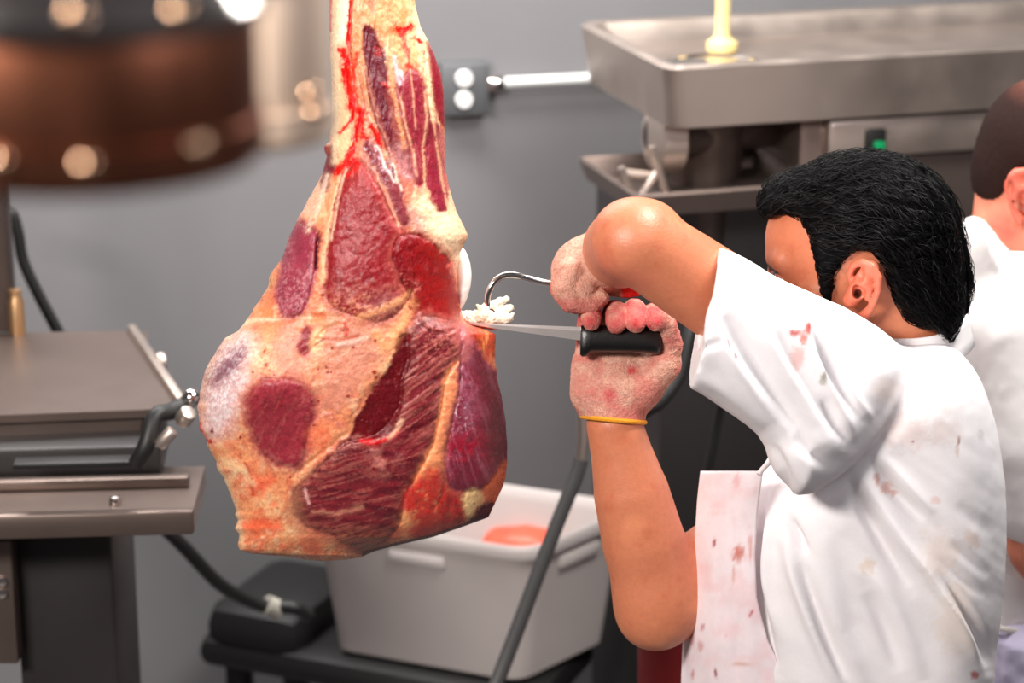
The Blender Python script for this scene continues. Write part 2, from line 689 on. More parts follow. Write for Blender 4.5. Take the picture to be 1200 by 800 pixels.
# throat and auger housing
t0 = gp(0.13, 0.16, -0.10)
mb = MB(); mb.lathe(t0, [(0.075, 0.0), (0.078, -0.02), (0.070, -0.035), (0.066, -0.06), (0.064, -0.10), (0.05, -0.15), (0.046, -0.24)], 32)
mb.build('throat', m_dkmetal, gr)
mb = MB(); mb.cyl(gp(0.02, 0.10, -0.135), gp(0.30, 0.20, -0.135), 0.040, 0.046, bev=0.006)
mb.build('auger_housing', m_dkmetal, gr)
mb = MB(); mb.lathe(gp(0.03, 0.10, -0.135), [(0.05, -0.03), (0.056, -0.026), (0.056, 0.014), (0.05, 0.018)], 28, axis=-GX)
mb.build('ring_nut', m_steel, gr)
mb = MB()
for k in range(5):
    mb.cyl(gp(0.10, 0.10, -0.10) + GX * 0.015 * k, gp(0.10, 0.10, -0.14) + GX * 0.015 * k, 0.005, n=8)
# motor body with switch
mb = MB(); mb.frame(gp(0.62, 0.24, -0.30), GX, GN, EZ, 0.72, 0.36, 0.40, 0.02)
body = mb.build('motor_body', m_steel_d, gr)
mb = MB(); mb.frame(gp(0.56, 0.05, -0.142), GX, GN, EZ, 0.52, 0.04, 0.07, 0.012); mb.build('control_panel', m_steel, gr)
sw = ray_plane(1025, 166, gp(0.3, 0.028, 0), GN)
mb = MB(); mb.frame(sw, GX, GN, EZ, 0.036, 0.018, 0.046, 0.004); swo = mb.build('switch_box', m_black, gr)
mb = MB(); mb.frame(sw + EZ * -0.008 + GX * 0.003 - GN * 0.011, GX, GN, EZ, 0.020, 0.010, 0.022, 0.003); b_ = mb.build('start_button', m_green, swo); tag(b_, 'green start button')
# meat tray below the grinder head
mb = MB()
ta = ray_plane(746, 232, gp(0, -0.05, 0), GN); tb = ray_plane(905, 222, gp(0, -0.05, 0), GN)
ex = (tb - ta); ex[2] = 0; L = np.linalg.norm(ex); ex /= L; ey = np.array([-ex[1], ex[0], 0])
def tr(a, b, h): return ta + ex * a + ey * b + EZ * h
def trr(i, h): return [tr(i, i, h), tr(L + 0.1 - i, i, h), tr(L + 0.1 - i, 0.30 - i, h), tr(i, 0.30 - i, h)]
mb.loft([trr(0.012, -0.035), trr(0.0, 0.0), trr(0.006, 0.004), trr(0.012, 0.0), trr(0.022, -0.03)])
mb.build('drip_tray', m_steel_d, gr)
# stand
mb = MB()
cz = ta[2] - 0.05
cl = ray_plane(772, 500, gp(0, 0.12, 0), GN)
cl = (cl - g0) @ GX
mb.frame(np.array([*gp(cl + 0.55, 0.30, 0)[:2], cz / 2]), GX, GN, EZ, 1.10, 0.36, cz, 0.012)
mb.build('stand_cabinet', m_dark, gr)
# folded scissor rack standing on the tray
rk = empty('wire_stand', ta + ex * 0.05 + ey * 0.03, 'small folding stand of crossed metal bars left of the grinder throat', 'stand')
def rp(px, py, o=0.06): return ray_plane(px, py, gp(0, o, 0), GN)
for a_, b_, o1 in (((728, 196), (742, 236), 0.03), ((764, 172), (782, 232), 0.03), ((730, 202), (764, 206), 0.05), ((752, 228), (772, 200), 0.04)):
    e0, e1 = rp(*a_, o1), rp(*b_, o1)
    mb = MB(); mb.tube([e0, e1], 0.0065, 8); mb.build('bar', m_steel, rk)
# cream stomper
sp = ray_plane(846, 60, gp(0.16, 0.20, -0.033), EZ)
st = empty('meat_stomper', sp, 'cream plastic meat stomper standing upright in the feed pan', 'stomper')
mb = MB(); mb.lathe(sp, [(0.024, 0.0), (0.027, 0.003), (0.0275, 0.016), (0.022, 0.020), (0.014, 0.026), (0.0125, 0.04)], 28); mb.build('foot', m_yellow, st)
mb = MB(); mb.lathe(sp + EZ * 0.04, [(0.0125, 0.0), (0.0130, 0.05), (0.0125, 0.12), (0.014, 0.15), (0.015, 0.20), (0.012, 0.21)], 22); mb.build('handle', m_yellow, st)

# ---- white tub with beef on a black cart
def at_z(px, py, z):
    u, v = (px - 600) / FPX, (400 - py) / FPX
    d = FWD + u * RIGHT + v * UP
    return CAM + d * ((z - CAM[2]) / d[2])


n_ = P(622, 646, 3.85)
zt = n_[2]
l_ = at_z(352, 604, zt)
r_ = at_z(748, 592, zt)
f_ = l_ + r_ - n_
l_, f_, r_ = l_, f_, r_
cen = (n_ + l_ + f_ + r_) / 4


def tub_ring(scale, h, rc=0.045, n=7):
    cs = [n_, r_, f_, l_]
    out = []
    for i in range(4):
        a, b, c = cs[i - 1], cs[i], cs[(i + 1) % 4]
        e1 = (a - b) / np.linalg.norm(a - b)
        e2 = (c - b) / np.linalg.norm(c - b)
        for t in np.linspace(0, 1, n):
            p = b + rc * (e1 * (1 - t) ** 2 + e2 * t ** 2)
            out.append(cen + (p - cen) * scale + EZ * h)
    return out


tub = empty('meat_tub', cen + EZ * -0.265, 'white plastic tub holding a chunk of red beef, below the hanging leg', 'tub')
mb = MB()
mb.loft([tub_ring(0.80, -0.262), tub_ring(0.83, -0.258), tub_ring(0.86, -0.20), tub_ring(0.945, -0.03), tub_ring(0.95, -0.026), tub_ring(1.0, -0.022), tub_ring(1.006, -0.012), tub_ring(1.0, 0.0), tub_ring(0.985, 0.004), tub_ring(0.955, 0.0), tub_ring(0.93, -0.02), tub_ring(0.85, -0.19), tub_ring(0.80, -0.245)])
mb.build('tub_shell', m_white_pl, tub)
mb = MB()
for s0, s1 in ((l_, n_), (n_, r_)):
    mid = (s0 + s1) / 2
    e = (s1 - s0) / np.linalg.norm(s1 - s0)
    nn = np.array([e[1], -e[0], 0])
    nn = nn if nn @ (mid - cen) > 0 else -nn
    mb = MB(); mb.frame(cen + (mid - cen) * 0.93 + EZ * -0.05, e, nn, EZ, 0.11, 0.02, 0.028, 0.008); mb.build('grip', m_white_pl, tub)
# beef chunk inside
bw = at_z(622, 610, zt - 0.055)
mbv = w2q(bw)
F = Field(mbv - 0.2, mbv + 0.2, 0.006)
F.ell(mbv + (0.0, -0.045, 0.02), (0.085, 0.035, 0.06), k=0)
F.ell(mbv + (-0.03, -0.055, 0.05), (0.06, 0.035, 0.05), k=0.03)
F.ell(mbv + (-0.02, -0.12, 0.06), (0.12, 0.06, 0.08), k=0.04)
v, f = F.mesh()
v = v + normals(v, f) * (0.006 * fbm(v * 30, 4))[:, None]
ch = link_mesh('beef_chunk', v, f, m_beef, None, world=False)
tag(ch, 'chunk of orange-red raw beef lying inside the white tub', 'meat')
# black cart under it
zc = zt - 0.268
cart = empty('black_cart', (cen[0] - 0.1, cen[1], 0), 'low black cart carrying the white tub', 'cart')
ce = (n_ - l_) / np.linalg.norm(n_ - l_)
cn = np.array([-ce[1], ce[0], 0])
mb = MB(); mb.frame(cen + EZ * (-0.268 - 0.03) - ce * 0.15, ce, cn, EZ, 0.68, 0.30, 0.06, 0.025); mb.build('deck', m_black, cart)
mb = MB(); mb.frame(cen + EZ * (-0.268 + 0.015) - ce * 0.38, ce, cn, EZ, 0.20, 0.29, 0.10, 0.04); mb.build('motor_cover', m_black, cart)
for sx in (-0.42, 0.12):
    for sy in (-0.11, 0.11):
        b0 = cen - EZ * 0.29 + ce * sx + cn * sy
        mb = MB(); mb.frame(np.array([b0[0], b0[1], b0[2] / 2 + 0.03]), ce, cn, EZ, 0.04, 0.04, b0[2] - 0.06, 0.004)
        lg = mb.build('leg', m_black, cart)
        mb = MB(); mb.cyl(np.array([b0[0], b0[1], 0.03]) - cn * 0.012, np.array([b0[0], b0[1], 0.03]) + cn * 0.012, 0.03, bev=0.004); mb.build('caster', m_dark, lg)

# ---- red bin behind the apron
rb = P(812, 668, 3.45)
bn = empty('red_bin', (rb[0] + 0.03, rb[1] + 0.05, 0), 'tall dark red plastic bin behind the white apron and raised elbow', 'bin')
bx, by, bz = rb[0] + 0.01, rb[1] + 0.05, rb[2]
mb = MB(); mb.lathe((bx, by, 0.0), [(0.075, 0.0), (0.08, 0.01), (0.092, bz - 0.03), (0.092, bz), (0.087, bz), (0.085, bz - 0.05), (0.07, 0.02)], 40); mb.build('bin_body', m_red, bn)
mb = MB(); mb.lathe((bx, by, bz - 0.035), [(0.090, 0.0), (0.098, 0.004), (0.099, 0.03), (0.096, 0.036), (0.0875, 0.036)], 40, cap=False); mb.build('bin_rim', m_red, bn)

# ---- bent grey pole in front of the tub
pts = [P(520, 945, 3.30), P(582, 800, 3.38), P(644, 636, 3.46), P(672, 566, 3.49), P(681, 538, 3.5), P(683, 505, 3.5), P(682, 455, 3.5), P(684, 420, 3.5)]
base = pts[0] + (pts[0] - pts[1]) / (pts[1][2] - pts[0][2]) * pts[0][2]
pole = empty('bent_pole', (base[0], base[1], 0), 'dark grey bent tubular pole standing in front of the white tub', 'pole')
mb = MB(); mb.tube([base + EZ * 0.004] + catmull(pts[:5], 6), 0.0115, 16); mb.build('rubber_sleeve', mat('grey_rubber', lin(66, 66, 66), rough=0.5), pole)
mb = MB(); mb.tube(catmull(pts[4:], 6), 0.0085, 16); o = mb.build('bare_tube', m_steel, pole); tag(o, 'light bare steel tube')
mb = MB(); mb.lathe((base[0], base[1], 0), [(0.05, 0.0), (0.05, 0.006), (0.02, 0.012), (0.0, 0.012)], 24); mb.build('foot', m_dark, pole)
# black hose looping behind the glove
hz = empty('black_hose', P(800, 470, 3.55), 'black rubber hose hanging on the dark cabinet behind the knife hand', 'hose')
mb = MB(); mb.tube(catmull([P(812, 372, 3.62), P(806, 400, 3.6), P(797, 438, 3.58), P(775, 470, 3.56), P(752, 486, 3.56), P(735, 520, 3.58), P(728, 600, 3.6)], 8), 0.010, 14); mb.build('hose', m_black, hz)
hz2 = empty('thin_black_cable', P(845, 480, 3.5), 'thin black cable running down the dark cabinet toward the apron', 'cable')  # free cable modelled for a faint dark line; nothing holds it
mb = MB(); mb.tube(catmull([P(852, 440, 3.62), P(842, 490, 3.64), P(832, 540, 3.64), P(824, 580, 3.64)], 8), 0.007, 12); mb.build('cable', m_black, hz2)

# ---- bandsaw on the left
zt1 = P(100, 487, 3.25)[2]
A0, A1 = at_z(212, 478, zt1), at_z(151, 387, zt1)
B0, B1 = at_z(-140, 492, zt1), at_z(-140, 393, zt1)
saw = empty('meat_bandsaw', (*((A0 + B0) / 2)[:2], 0), 'stainless meat bandsaw with a raised steel table on a dark pedestal', 'bandsaw')
mb = MB(); mb.loft([[B0 - EZ * .012, A0 - EZ * .012, A1 - EZ * .012, B1 - EZ * .012], [B0, A0, A1, B1]]); t = mb.build('saw_table', m_steel_d, saw)
mb = MB(); e = (A1 - A0) / np.linalg.norm(A1 - A0); s_ = np.array([e[1], -e[0], 0])
mb.frame((A0 + A1) / 2 + s_ * 0.004 + EZ * 0.0, e, s_, EZ, np.linalg.norm(A1 - A0), 0.014, 0.022, 0.004); mb.build('table_edge', m_steel, t)
mb = MB(); mb.cyl(A0 + (A1 - A0) * 0.55 + s_ * 0.008, A0 + (A1 - A0) * 0.55 + s_ * 0.022, 0.016, bev=0.004); mb.build('edge_bolt', m_steel, t)
mb = MB(); k_ = (A0 - B0) * 0.36 + B0; k1 = (A1 - B1) * 0.36 + B1
mb.frame((k_ + k1) / 2 + EZ * 0.0002, (k1 - k_) / np.linalg.norm(k1 - k_), np.cross(EZ, (k1 - k_) / np.linalg.norm(k1 - k_)), EZ, np.linalg.norm(k1 - k_) - 0.02, 0.003, 0.002, 0); mb.build('blade_slot', m_dark, t)
yf = (A0 + B0)[1] / 2
ex = (A0 - B0) / np.linalg.norm(A0 - B0); ey = np.array([-ex[1], ex[0], 0])
def sp_(px, py, off): return ray_plane(px, py, B0 + ey * off, ey)
a0, a1 = sp_(168, 492, 0.012), sp_(158, 540, 0.012)
mb = MB(); w0 = B0 + ey * 0.012
h_ = a0[2] - a1[2]
top = [w0 - EZ * .012, np.array([a0[0], a0[1], zt1 - .012]), np.array([a0[0], a0[1], zt1 - .012]) + ey * 0.42, w0 - EZ * .012 + ey * 0.42]
bot = [w0 - EZ * (h_ + .03), np.array([a1[0], a1[1], a1[2]]), np.array([a1[0], a1[1], a1[2]]) + ey * 0.42, w0 - EZ * (h_ + .03) + ey * 0.42]
for z_ in (bot[0], bot[3]): z_[2] = a1[2]
mb.loft([bot, top]); mb.build('table_housing', m_steel_d, saw)
# lower sliding table
zl = P(120, 600, 3.1)[2]
L0, L1 = at_z(226, 598, zl), at_z(240, 546, zl)
M0, M1 = at_z(-140, 607, zl), at_z(-140, 552, zl)
mb = MB(); mb.loft([[M0 - EZ * .03, L0 - EZ * .03, L1 - EZ * .03, M1 - EZ * .03], [M0, L0, L1, M1]]); lt = mb.build('sliding_table', m_steel_d, saw)
fx = (L0 - M0) / np.linalg.norm(L0 - M0); fy = np.array([-fx[1], fx[0], 0])
mb = MB(); mb.frame((M0 + L0) / 2 - EZ * 0.012 - fy * 0.008, fx, fy, EZ, np.linalg.norm(L0 - M0) + 0.004, 0.018, 0.036, 0.005); mb.build('front_lip', m_steel_d, lt)
mb = MB(); mb.frame((M0 + L0) / 2 + fy * 0.10 + EZ * 0.008, fx, fy, EZ, np.linalg.norm(L0 - M0) - 0.02, 0.02, 0.016, 0.004); mb.build('guide_rail', m_steel_d, lt)
mb = MB(); mb.frame((M0 + L0) / 2 + fy * 0.16 + EZ * 0.010 + fx * -0.05, fx, fy, EZ, np.linalg.norm(L0 - M0) - 0.12, 0.02, 0.02, 0.004); mb.build('guide_rail', m_steel, lt)
mb = MB(); kb = at_z(135, 590, zl); mb.lathe(kb, [(0.008, 0), (0.009, 0.004), (0.007, 0.010), (0.001, 0.012)], 16); mb.build('bolt', m_chrome, lt)
# support column between the two tables and pedestal below
mb = MB(); mid = (M0 + L0) / 2 + fx * -0.05 + fy * 0.2
mb.frame(np.array([mid[0], mid[1], (zl + zt1) / 2 - 0.02]), fx, fy, EZ, 0.42, 0.16, zt1 - zl - 0.03, 0.006); mb.build('neck', m_dark, saw)
pa, pb = P(18, 700, 3.22), P(134, 700, 3.22)
mb = MB(); mb.frame(np.array([(pa[0] + pb[0]) / 2, 3.22 + 0.10, (zl - .03) / 2]), (1, 0, 0), (0, 1, 0), EZ, pb[0] - pa[0], 0.20, zl - .035, 0.008); ped = mb.build('pedestal', m_dark, saw)
mb = MB(); mb.frame(np.array([pa[0] - 0.11, 3.20, P(0, 700, 3.2)[2]]), (1, 0, 0), (0, 1, 0), EZ, 0.235, 0.04, 0.19, 0.004); pd = mb.build('switch_cover', m_steel_d, saw)
for yy in (680, 694):
    mb = MB(); mb.lathe(P(3, yy, 3.18), [(0.007, 0.0), (0.007, 0.006), (0.001, 0.008)], 16, axis=(0, -1, 0)); mb.build('screw', m_chrome, pd)
# push arm with ball handle on the right of the table
arm_c = [P(160, 543, 3.1), P(172, 520, 3.1), P(182, 488, 3.12), P(200, 482, 3.14), P(216, 474, 3.16), P(225, 466, 3.16)]
mb = MB(); mb.tube(catmull(arm_c, 5), 0.012, 12); pa_ = mb.build('feed_arm', m_black, saw)
mb = MB(); mb.lathe(P(224, 466, 3.16), [(0.001, -0.013)] + [(0.013 * math.cos(t), 0.013 * math.sin(t)) for t in np.linspace(-1.3, 1.3, 9)] + [(0.001, 0.013)], 18); mb.build('ball_handle', m_chrome, pa_)
mb = MB(); mb.cyl(P(213, 494, 3.13), P(222, 482, 3.12), 0.012, bev=0.004); mb.build('clamp_screw', m_steel, pa_)
mb = MB(); mb.cyl(P(186, 522, 3.1), P(203, 504, 3.1), 0.009, bev=0.003); mb.build('clamp_screw', m_steel, pa_)
mb = MB(); mb.frame(P(90, 541, 3.12), fx, fy, EZ, 0.17, 0.03, 0.008, 0.002); mb.build('arm_link', m_black, saw)
# blade guard post and its cable
g0_, g1_ = at_z(8, 386, zt1), P(8, 215, at_z(8, 386, zt1)[1])
mb = MB(); mb.frame((g0_ + g1_) / 2 + EZ * 0.12 + RIGHT * -0.02, (1, 0, 0), (0, 1, 0), EZ, 0.055, 0.04, g1_[2] - g0_[2] + 0.24, 0.005); gpst = mb.build('blade_guard', m_dkmetal, saw)
cc_ = P(18, 348, g0_[1] - 0.02)
mb = MB(); mb.lathe(cc_ - EZ * 0.05, [(0.013, -0.02), (0.013, 0.045), (0.010, 0.05), (0.010, 0.062), (0.001, 0.064)], 18); mb.build('guide_bolt', mat('brass', lin(190, 150, 110), rough=0.35, metal=0.8), gpst)
yc = 3.9
mb = MB(); mb.tube(catmull([P(-40, 240, yc), P(8, 246, yc), P(20, 268, yc), P(27, 305, yc), P(45, 345, yc), P(70, 392, yc), P(90, 430, yc), P(100, 520, yc + .05), P(100, 640, yc + .1)], 7), [0.010] * 57, 12)
cb = mb.build('power_cable', m_black, None); tag(cb, 'thick black cable hanging against the wall behind the bandsaw table', 'cable')
# lower cable to the cart
pts = catmull([P(150, 585, 3.62), P(185, 612, 3.64), P(215, 640, 3.66), P(255, 682, 3.70), P(290, 703, 3.74), P(318, 711, 3.76), P(345, 712, 3.76), P(362, 722, 3.78)], 7)
fc = empty('floor_cable', pts[-1], 'black cable sagging from the bandsaw to the black cart, with a pale connector ring', 'cable')
mb = MB(); mb.tube(pts, 0.0115, 12); mb.build('cable', m_black, fc)
mb = MB(); mb.tube([P(312, 708, 3.755), P(326, 714, 3.765)], 0.017, 16); mb.build('connector_ring', mat('pale_ring', lin(176, 172, 160), rough=0.4), fc)

# ---- big out-of-focus drums hanging close to the camera
DY = 1.04


def drum(name, pxc, ypx_top, ypx_bot, Rd, body_mat, lid_mat, studs, label, YD):
    dc = P(pxc, ypx_top, YD)
    root = empty(name, dc, label, 'drum')
    zb, z0 = P(pxc, ypx_bot, YD)[2], dc[2]
    mb = MB(); mb.lathe((dc[0], dc[1], 0), [(0.02, zb + 0.004), (Rd - 0.01, zb), (Rd - 0.002, zb + 0.002), (Rd, zb + 0.008), (Rd, z0 - 0.002), (Rd - 0.004, z0 + 0.004), (0.03, z0 + 0.006)], 72); mb.build('drum_body', body_mat, root)
    mb = MB(); mb.lathe((dc[0], dc[1], 0), [(Rd - 0.003, z0 - 0.004), (Rd + 0.002, z0 - 0.003), (Rd + 0.004, z0 + 0.004), (Rd - 0.002, z0 + 0.012), (Rd * 0.8, z0 + 0.028), (Rd * 0.4, z0 + 0.04), (0.012, z0 + 0.044)], 72); mb.build('domed_lid', lid_mat, root)
    mb = MB(); mb.lathe((dc[0], dc[1], 0), [(Rd - 0.001, zb + 0.006), (Rd + 0.0025, zb + 0.007), (Rd + 0.0025, zb + 0.022), (Rd - 0.001, zb + 0.023)], 72, cap=False); mb.build('band', body_mat, root)
    for px_, py_ in studs:
        tgt = P(px_, py_, YD - Rd * 0.6)
        u = (tgt[0] - dc[0]) / Rd
        an = math.asin(max(-0.98, min(0.98, u)))
        nn = np.array([math.sin(an), -math.cos(an), 0])
        mb = MB(); mb.lathe(np.array([dc[0], dc[1], tgt[2]]) + nn * (Rd + 0.0015), [(0.0052, -0.003), (0.0052, 0.001), (0.004, 0.0034), (0.0020, 0.0048), (0.0004, 0.0052)], 16, axis=nn)
        mb.build('stud', m_stud, root)
    mb = MB(); mb.cyl((dc[0], dc[1], z0 + 0.04), (dc[0], dc[1], 2.9), 0.006); mb.build('hanger_rod', m_steel, root)
    return root


m_stud = mat('brass_stud', lin(206, 170, 140), rough=0.22, metal=1.0)
m_cop = mat('aged_copper', lin(156, 98, 74), rough=0.40, metal=1.0, noise=0.4, nscale=9, stretch=(3, 3, 0.4), rvar=0.08)
m_tin = mat('brushed_tin', lin(232, 206, 182), rough=0.4, metal=0.0, noise=0.15, nscale=9, stretch=(3, 3, 0.3))
drum('hanging_copper_drum', 90, 8, 190, 0.078, m_cop, m_chrome, [(18, 170), (116, 174), (231, 168), (212, 8), (104, 0)], 'large aged copper drum with steel studs hanging out of focus at the upper left', DY)
drum('hanging_pale_drum', 300, -30, 166, 0.039, m_tin, m_chrome, [(362, 108), (366, 132)], 'narrow pale drum added for the brighter section between the copper drum and the beef shank', 1.30)  # second drum added to stand for brightness along the first drum's right
# ================================================================== the hanging leg of beef
ML = [(-60, 388), (-20, 385), (0, 385), (60, 386), (80, 388), (120, 389), (150, 388), (166, 386), (171, 380), (176, 380), (183, 383), (205, 377), (235, 361),
      (258, 348), (286, 336), (302, 331), (320, 318), (328, 315), (338, 313), (358, 300), (378, 286), (388, 278), (396, 264), (410, 254), (424, 246), (437, 240),
      (450, 236), (476, 232), (502, 234), (514, 241), (525, 245), (540, 253), (551, 256), (560, 262), (574, 268), (591, 275), (598, 277), (603, 274), (609, 279),
      (619, 276), (626, 281), (638, 279), (644, 281), (648, 292), (650, 312), (652, 338), (655, 353), (657, 375)]
MR = [(-60, 478), (-20, 484), (0, 486), (8, 487), (32, 493), (48, 502), (67, 510), (87, 517), (107, 520), (130, 520.5), (167, 521), (197, 522), (220, 527), (232, 530),
      (248, 535), (258, 540), (275, 548), (280, 547), (286, 543), (300, 538), (320, 536), (340, 537), (362, 540), (376, 544), (381, 552), (386, 568), (391, 580),
      (398, 581), (416, 580), (430, 581), (444, 583), (466, 588), (490, 592), (516, 594.5), (545, 594), (560, 592), (573, 588), (594, 578), (606, 572), (612, 556),
      (618, 540), (629, 508), (639, 464), (645, 442), (649, 431), (653, 423), (656, 400), (657, 385)]
MD = [(-60, 36), (0, 46), (100, 60), (170, 66), (230, 80), (300, 92), (380, 104), (450, 112), (540, 108), (600, 90), (630, 72), (650, 44), (657, 16)]


def build_meat():
    rows = np.concatenate([np.arange(-60, 640, 1.6), np.linspace(640, 657, 24)])
    nr = len(rows)
    th = np.concatenate([np.linspace(0, math.pi, 300, endpoint=False), np.linspace(math.pi, 2 * math.pi, 90, endpoint=False)])
    xl = np.interp(rows, [a for a, b in ML], [b for a, b in ML])
    xr = np.interp(rows, [a for a, b in MR], [b for a, b in MR])
    # ragged trim along the edges
    rp = np.stack([rows / 9.0, rows * 0], 1)
    xl = xl + 1.6 * fbm(rp, 5) * sstep(150, 260, rows)
    xr = xr + 1.0 * fbm(rp + 40, 6) * sstep(150, 260, rows)
    def soften(x, wdt):
        k = np.exp(-np.linspace(-2, 2, 2 * wdt + 1) ** 2)
        k /= k.sum()
        return np.convolve(np.pad(x, wdt, mode='edge'), k, 'valid')
    xl0, xr0 = xl, xr
    idx = np.arange(nr)
    keep = sstep(632, 600, rows)
    xl = xl0 * (1 - keep) + soften(xl0, 16) * keep
    xr = xr0 * (1 - keep) + soften(xr0, 16) * keep
    dd = np.interp(rows, [a for a, b in MD], [b for a, b in MD]) * 1e-3
    ct, st = np.cos(th), np.sin(th)
    cx, rx = (xl + xr) / 2, (xr - xl) / 2
    px = cx[:, None] + rx[:, None] * ct[None] + (xl0 - xl)[:, None] * np.maximum(-ct, 0)[None] ** 7 + (xr0 - xr)[:, None] * np.maximum(ct, 0)[None] ** 7
    py = np.repeat(rows[:, None], len(th), 1)
    dep = -dd[:, None] * np.sign(st)[None] * np.abs(st)[None] ** 0.85
    p = np.stack([px.ravel(), py.ravel()], 1)
    front = (st > 0)[None].repeat(nr, 0).ravel()
    edge = np.abs(st)[None].repeat(nr, 0).ravel()

    w = np.stack([fbm(p / 14, 1), fbm(p / 14, 2)], 1) * 5 + np.stack([fbm(p / 4, 3), fbm(p / 4, 4)], 1) * 2
    pw = p + w
    nA, nB, nC = fbm(p / 24, 21), fbm(p / 6, 22), fbm(p / 2.2, 23)
    nD = fbm(p / 60, 24)

    # -------- fat and connective tissue everywhere first
    fat = lin(242, 164, 118)
    c = np.tile(fat, (len(p), 1))
    bulge = np.zeros(len(p))

    def put(m, rgb, a=1.0):
        nonlocal c
        m = np.clip(m * a, 0, 1)[:, None]
        c = c * (1 - m) + lin(*rgb) * m

    def reg(poly, rgb, soft=2.0, raise_mm=0.0, rough=1.0, speck=0.0, groove=0.0, a=1.0, sm=2, rr=14, halo=0, fray=0):
        pl = smooth_poly(poly, sm)
        sd = poly_sd(p + w * rough, pl, 34) - 2.2
        soft = soft * 1.5
        if halo:
            put(sstep(halo, 0, sd + 5 * nB + 5 * nC) * (sd < 34), (204, 108, 96), .55)
        m = sstep(soft, -soft, sd + 2.6 * nB + 2.2 * nC + (nC * speck * 8 if speck else 0)) * (sd < 34)
        put(m, rgb, a)
        if fray:
            put(m * sstep(-fray, 0, sd + 5 * nB) * sstep(-.3, .25, nC + .4 * nB), (190, 122, 104), .6)
        if raise_mm:
            s0 = poly_sd(p + w * 0.4, pl, 34)
            t = np.clip(-s0 / rr, 0, 1)
            bulge[:] += 0.75 * raise_mm * np.sqrt(1 - (1 - t) ** 2)
        if groove:
            bulge[:] -= groove * np.exp(-(poly_sd(p + w * 0.6, pl, 34) / 2.2) ** 2)
        return m, sd

    put(sstep(-0.1, 0.35, nA), (250, 198, 148), 0.8)
    put(sstep(-0.05, 0.4, nD), (236, 140, 92), 0.7)
    put(sstep(0.0, 0.4, fbm(p / 16, 30)), (222, 118, 90), 0.5)
    put(sstep(0.0, 0.35, nB), (228, 128, 92), 0.5)
    put(sstep(0.05, 0.4, fbm(p / 9, 32)), (255, 220, 178), 0.6)
    put(sstep(0.05, 0.4, fbm(p / 10, 31)) * sstep(500, 580, p[:, 1]), (232, 104, 82), 0.5)
    put(sstep(0.05, 0.4, fbm(p / 3.2, 34)), (204, 112, 88), 0.45)
    put(sstep(0.15, 0.45, vnoise(p / 2.2, 33)) * sstep(370, 410, p[:, 1]), (190, 92, 72), 0.4)
    # thin-covered pinkish ground on the middle of the joint
    put(np.exp(-(line_d(p, [(400, 390), (430, 400), (412, 450), (392, 480)]) / 28) ** 2) * sstep(-.35, .25, nC + .6 * nB), (196, 118, 108), 0.7)
    put(np.exp(-(line_d(p, [(340, 396), (346, 440)]) / 18) ** 2) * sstep(-.3, .25, nC + .6 * nB), (200, 112, 104), 0.7)
    put(np.exp(-(line_d(p, [(446, 70), (458, 120), (470, 180), (480, 220)]) / 20) ** 2), (206, 116, 100), .55)
    put(np.exp(-(line_d(p, [(404, 40), (408, 120), (412, 170), (400, 200)]) / 9) ** 2) * sstep(-.5, .2, nB), (236, 96, 72), .6)
    # long strands down the shank
    sh = sstep(280, 200, p[:, 1])
    s1 = fbm(np.stack([(p[:, 0] + 0.12 * p[:, 1]) / 4.0, p[:, 1] / 60], 1), 35)
    s2 = fbm(np.stack([(p[:, 0] - 0.16 * p[:, 1]) / 2.6, p[:, 1] / 50], 1), 36)
    put(sh * sstep(0.0, 0.45, s1), (255, 228, 190), 0.8)
    put(sh * sstep(0.05, 0.5, -s1), (238, 140, 100), 0.7)
    put(sh * sstep(0.15, 0.5, s2), (226, 104, 84), 0.55)
    bulge += sh * 1.3 * s1

    # pale sinew over the upper right and along the shank
    reg([(452, -60), (492, -60), (494, 40), (505, 110), (500, 60), (486, 90), (478, 84), (470, 60), (448, 40), (440, 10)], (244, 176, 128), 6, 0)
    reg([(482, 0), (492, 20), (502, 52), (508, 90), (500, 82), (492, 50), (486, 30)], (255, 226, 180), 4)
    reg([(386, -60), (412, -60), (408, 60), (404, 110), (420, 165), (404, 190), (394, 190), (390, 110)], (252, 204, 160), 4, 2.5, groove=0.8)
    reg([(394, 0), (410, 0), (404, 60), (398, 90)], (255, 238, 208), 6, a=0.7)
    reg([(470, 252), (486, 240), (500, 225), (516, 232), (528, 222), (549, 276), (540, 292), (536, 312), (524, 298), (505, 280), (484, 272)], (254, 230, 192), 9, 1.2, a=0.85)
    reg([(478, 246), (488, 246), (497, 268), (490, 276), (482, 262)], (196, 140, 136), 5, a=0.8)
    reg([(356, 205), (380, 200), (372, 240), (350, 262)], (244, 190, 160), 5)

    # silvery skin on the round left shoulder of the joint
    m, _ = reg([(288, 388), (262, 404), (244, 436), (236, 480), (246, 512), (268, 500), (284, 470), (288, 430), (296, 402)], (226, 196, 200), 12, speck=0.9, rough=1.5, a=0.85)
    put(m * sstep(-0.1, 0.35, nC), (252, 244, 244), 0.85)
    put(m * sstep(0.1, 0.5, -fbm(p / 3, 41)), (160, 112, 132), 0.55)
    reg([(290, 400), (268, 420), (246, 442), (246, 450), (268, 440), (284, 420)], (122, 62, 84), 7, speck=0.9, rough=1.6, a=0.85)
    # bulging rump knob
    t = np.clip(1 - np.hypot((p[:, 0] - 300) / 78, (p[:, 1] - 452) / 88), 0, 1)
    bulge += 26 * sstep(0, 1, t)
    # seam of the knob
    for pts in ([(258, 404), (290, 376), (330, 374), (362, 372), (398, 370)], [(352, 416), (368, 404), (380, 388), (396, 380)], [(346, 556), (380, 530), (405, 508), (424, 470), (446, 440)]):
        bulge -= 3.0 * np.exp(-(line_d(pw, pts) / 3) ** 2)
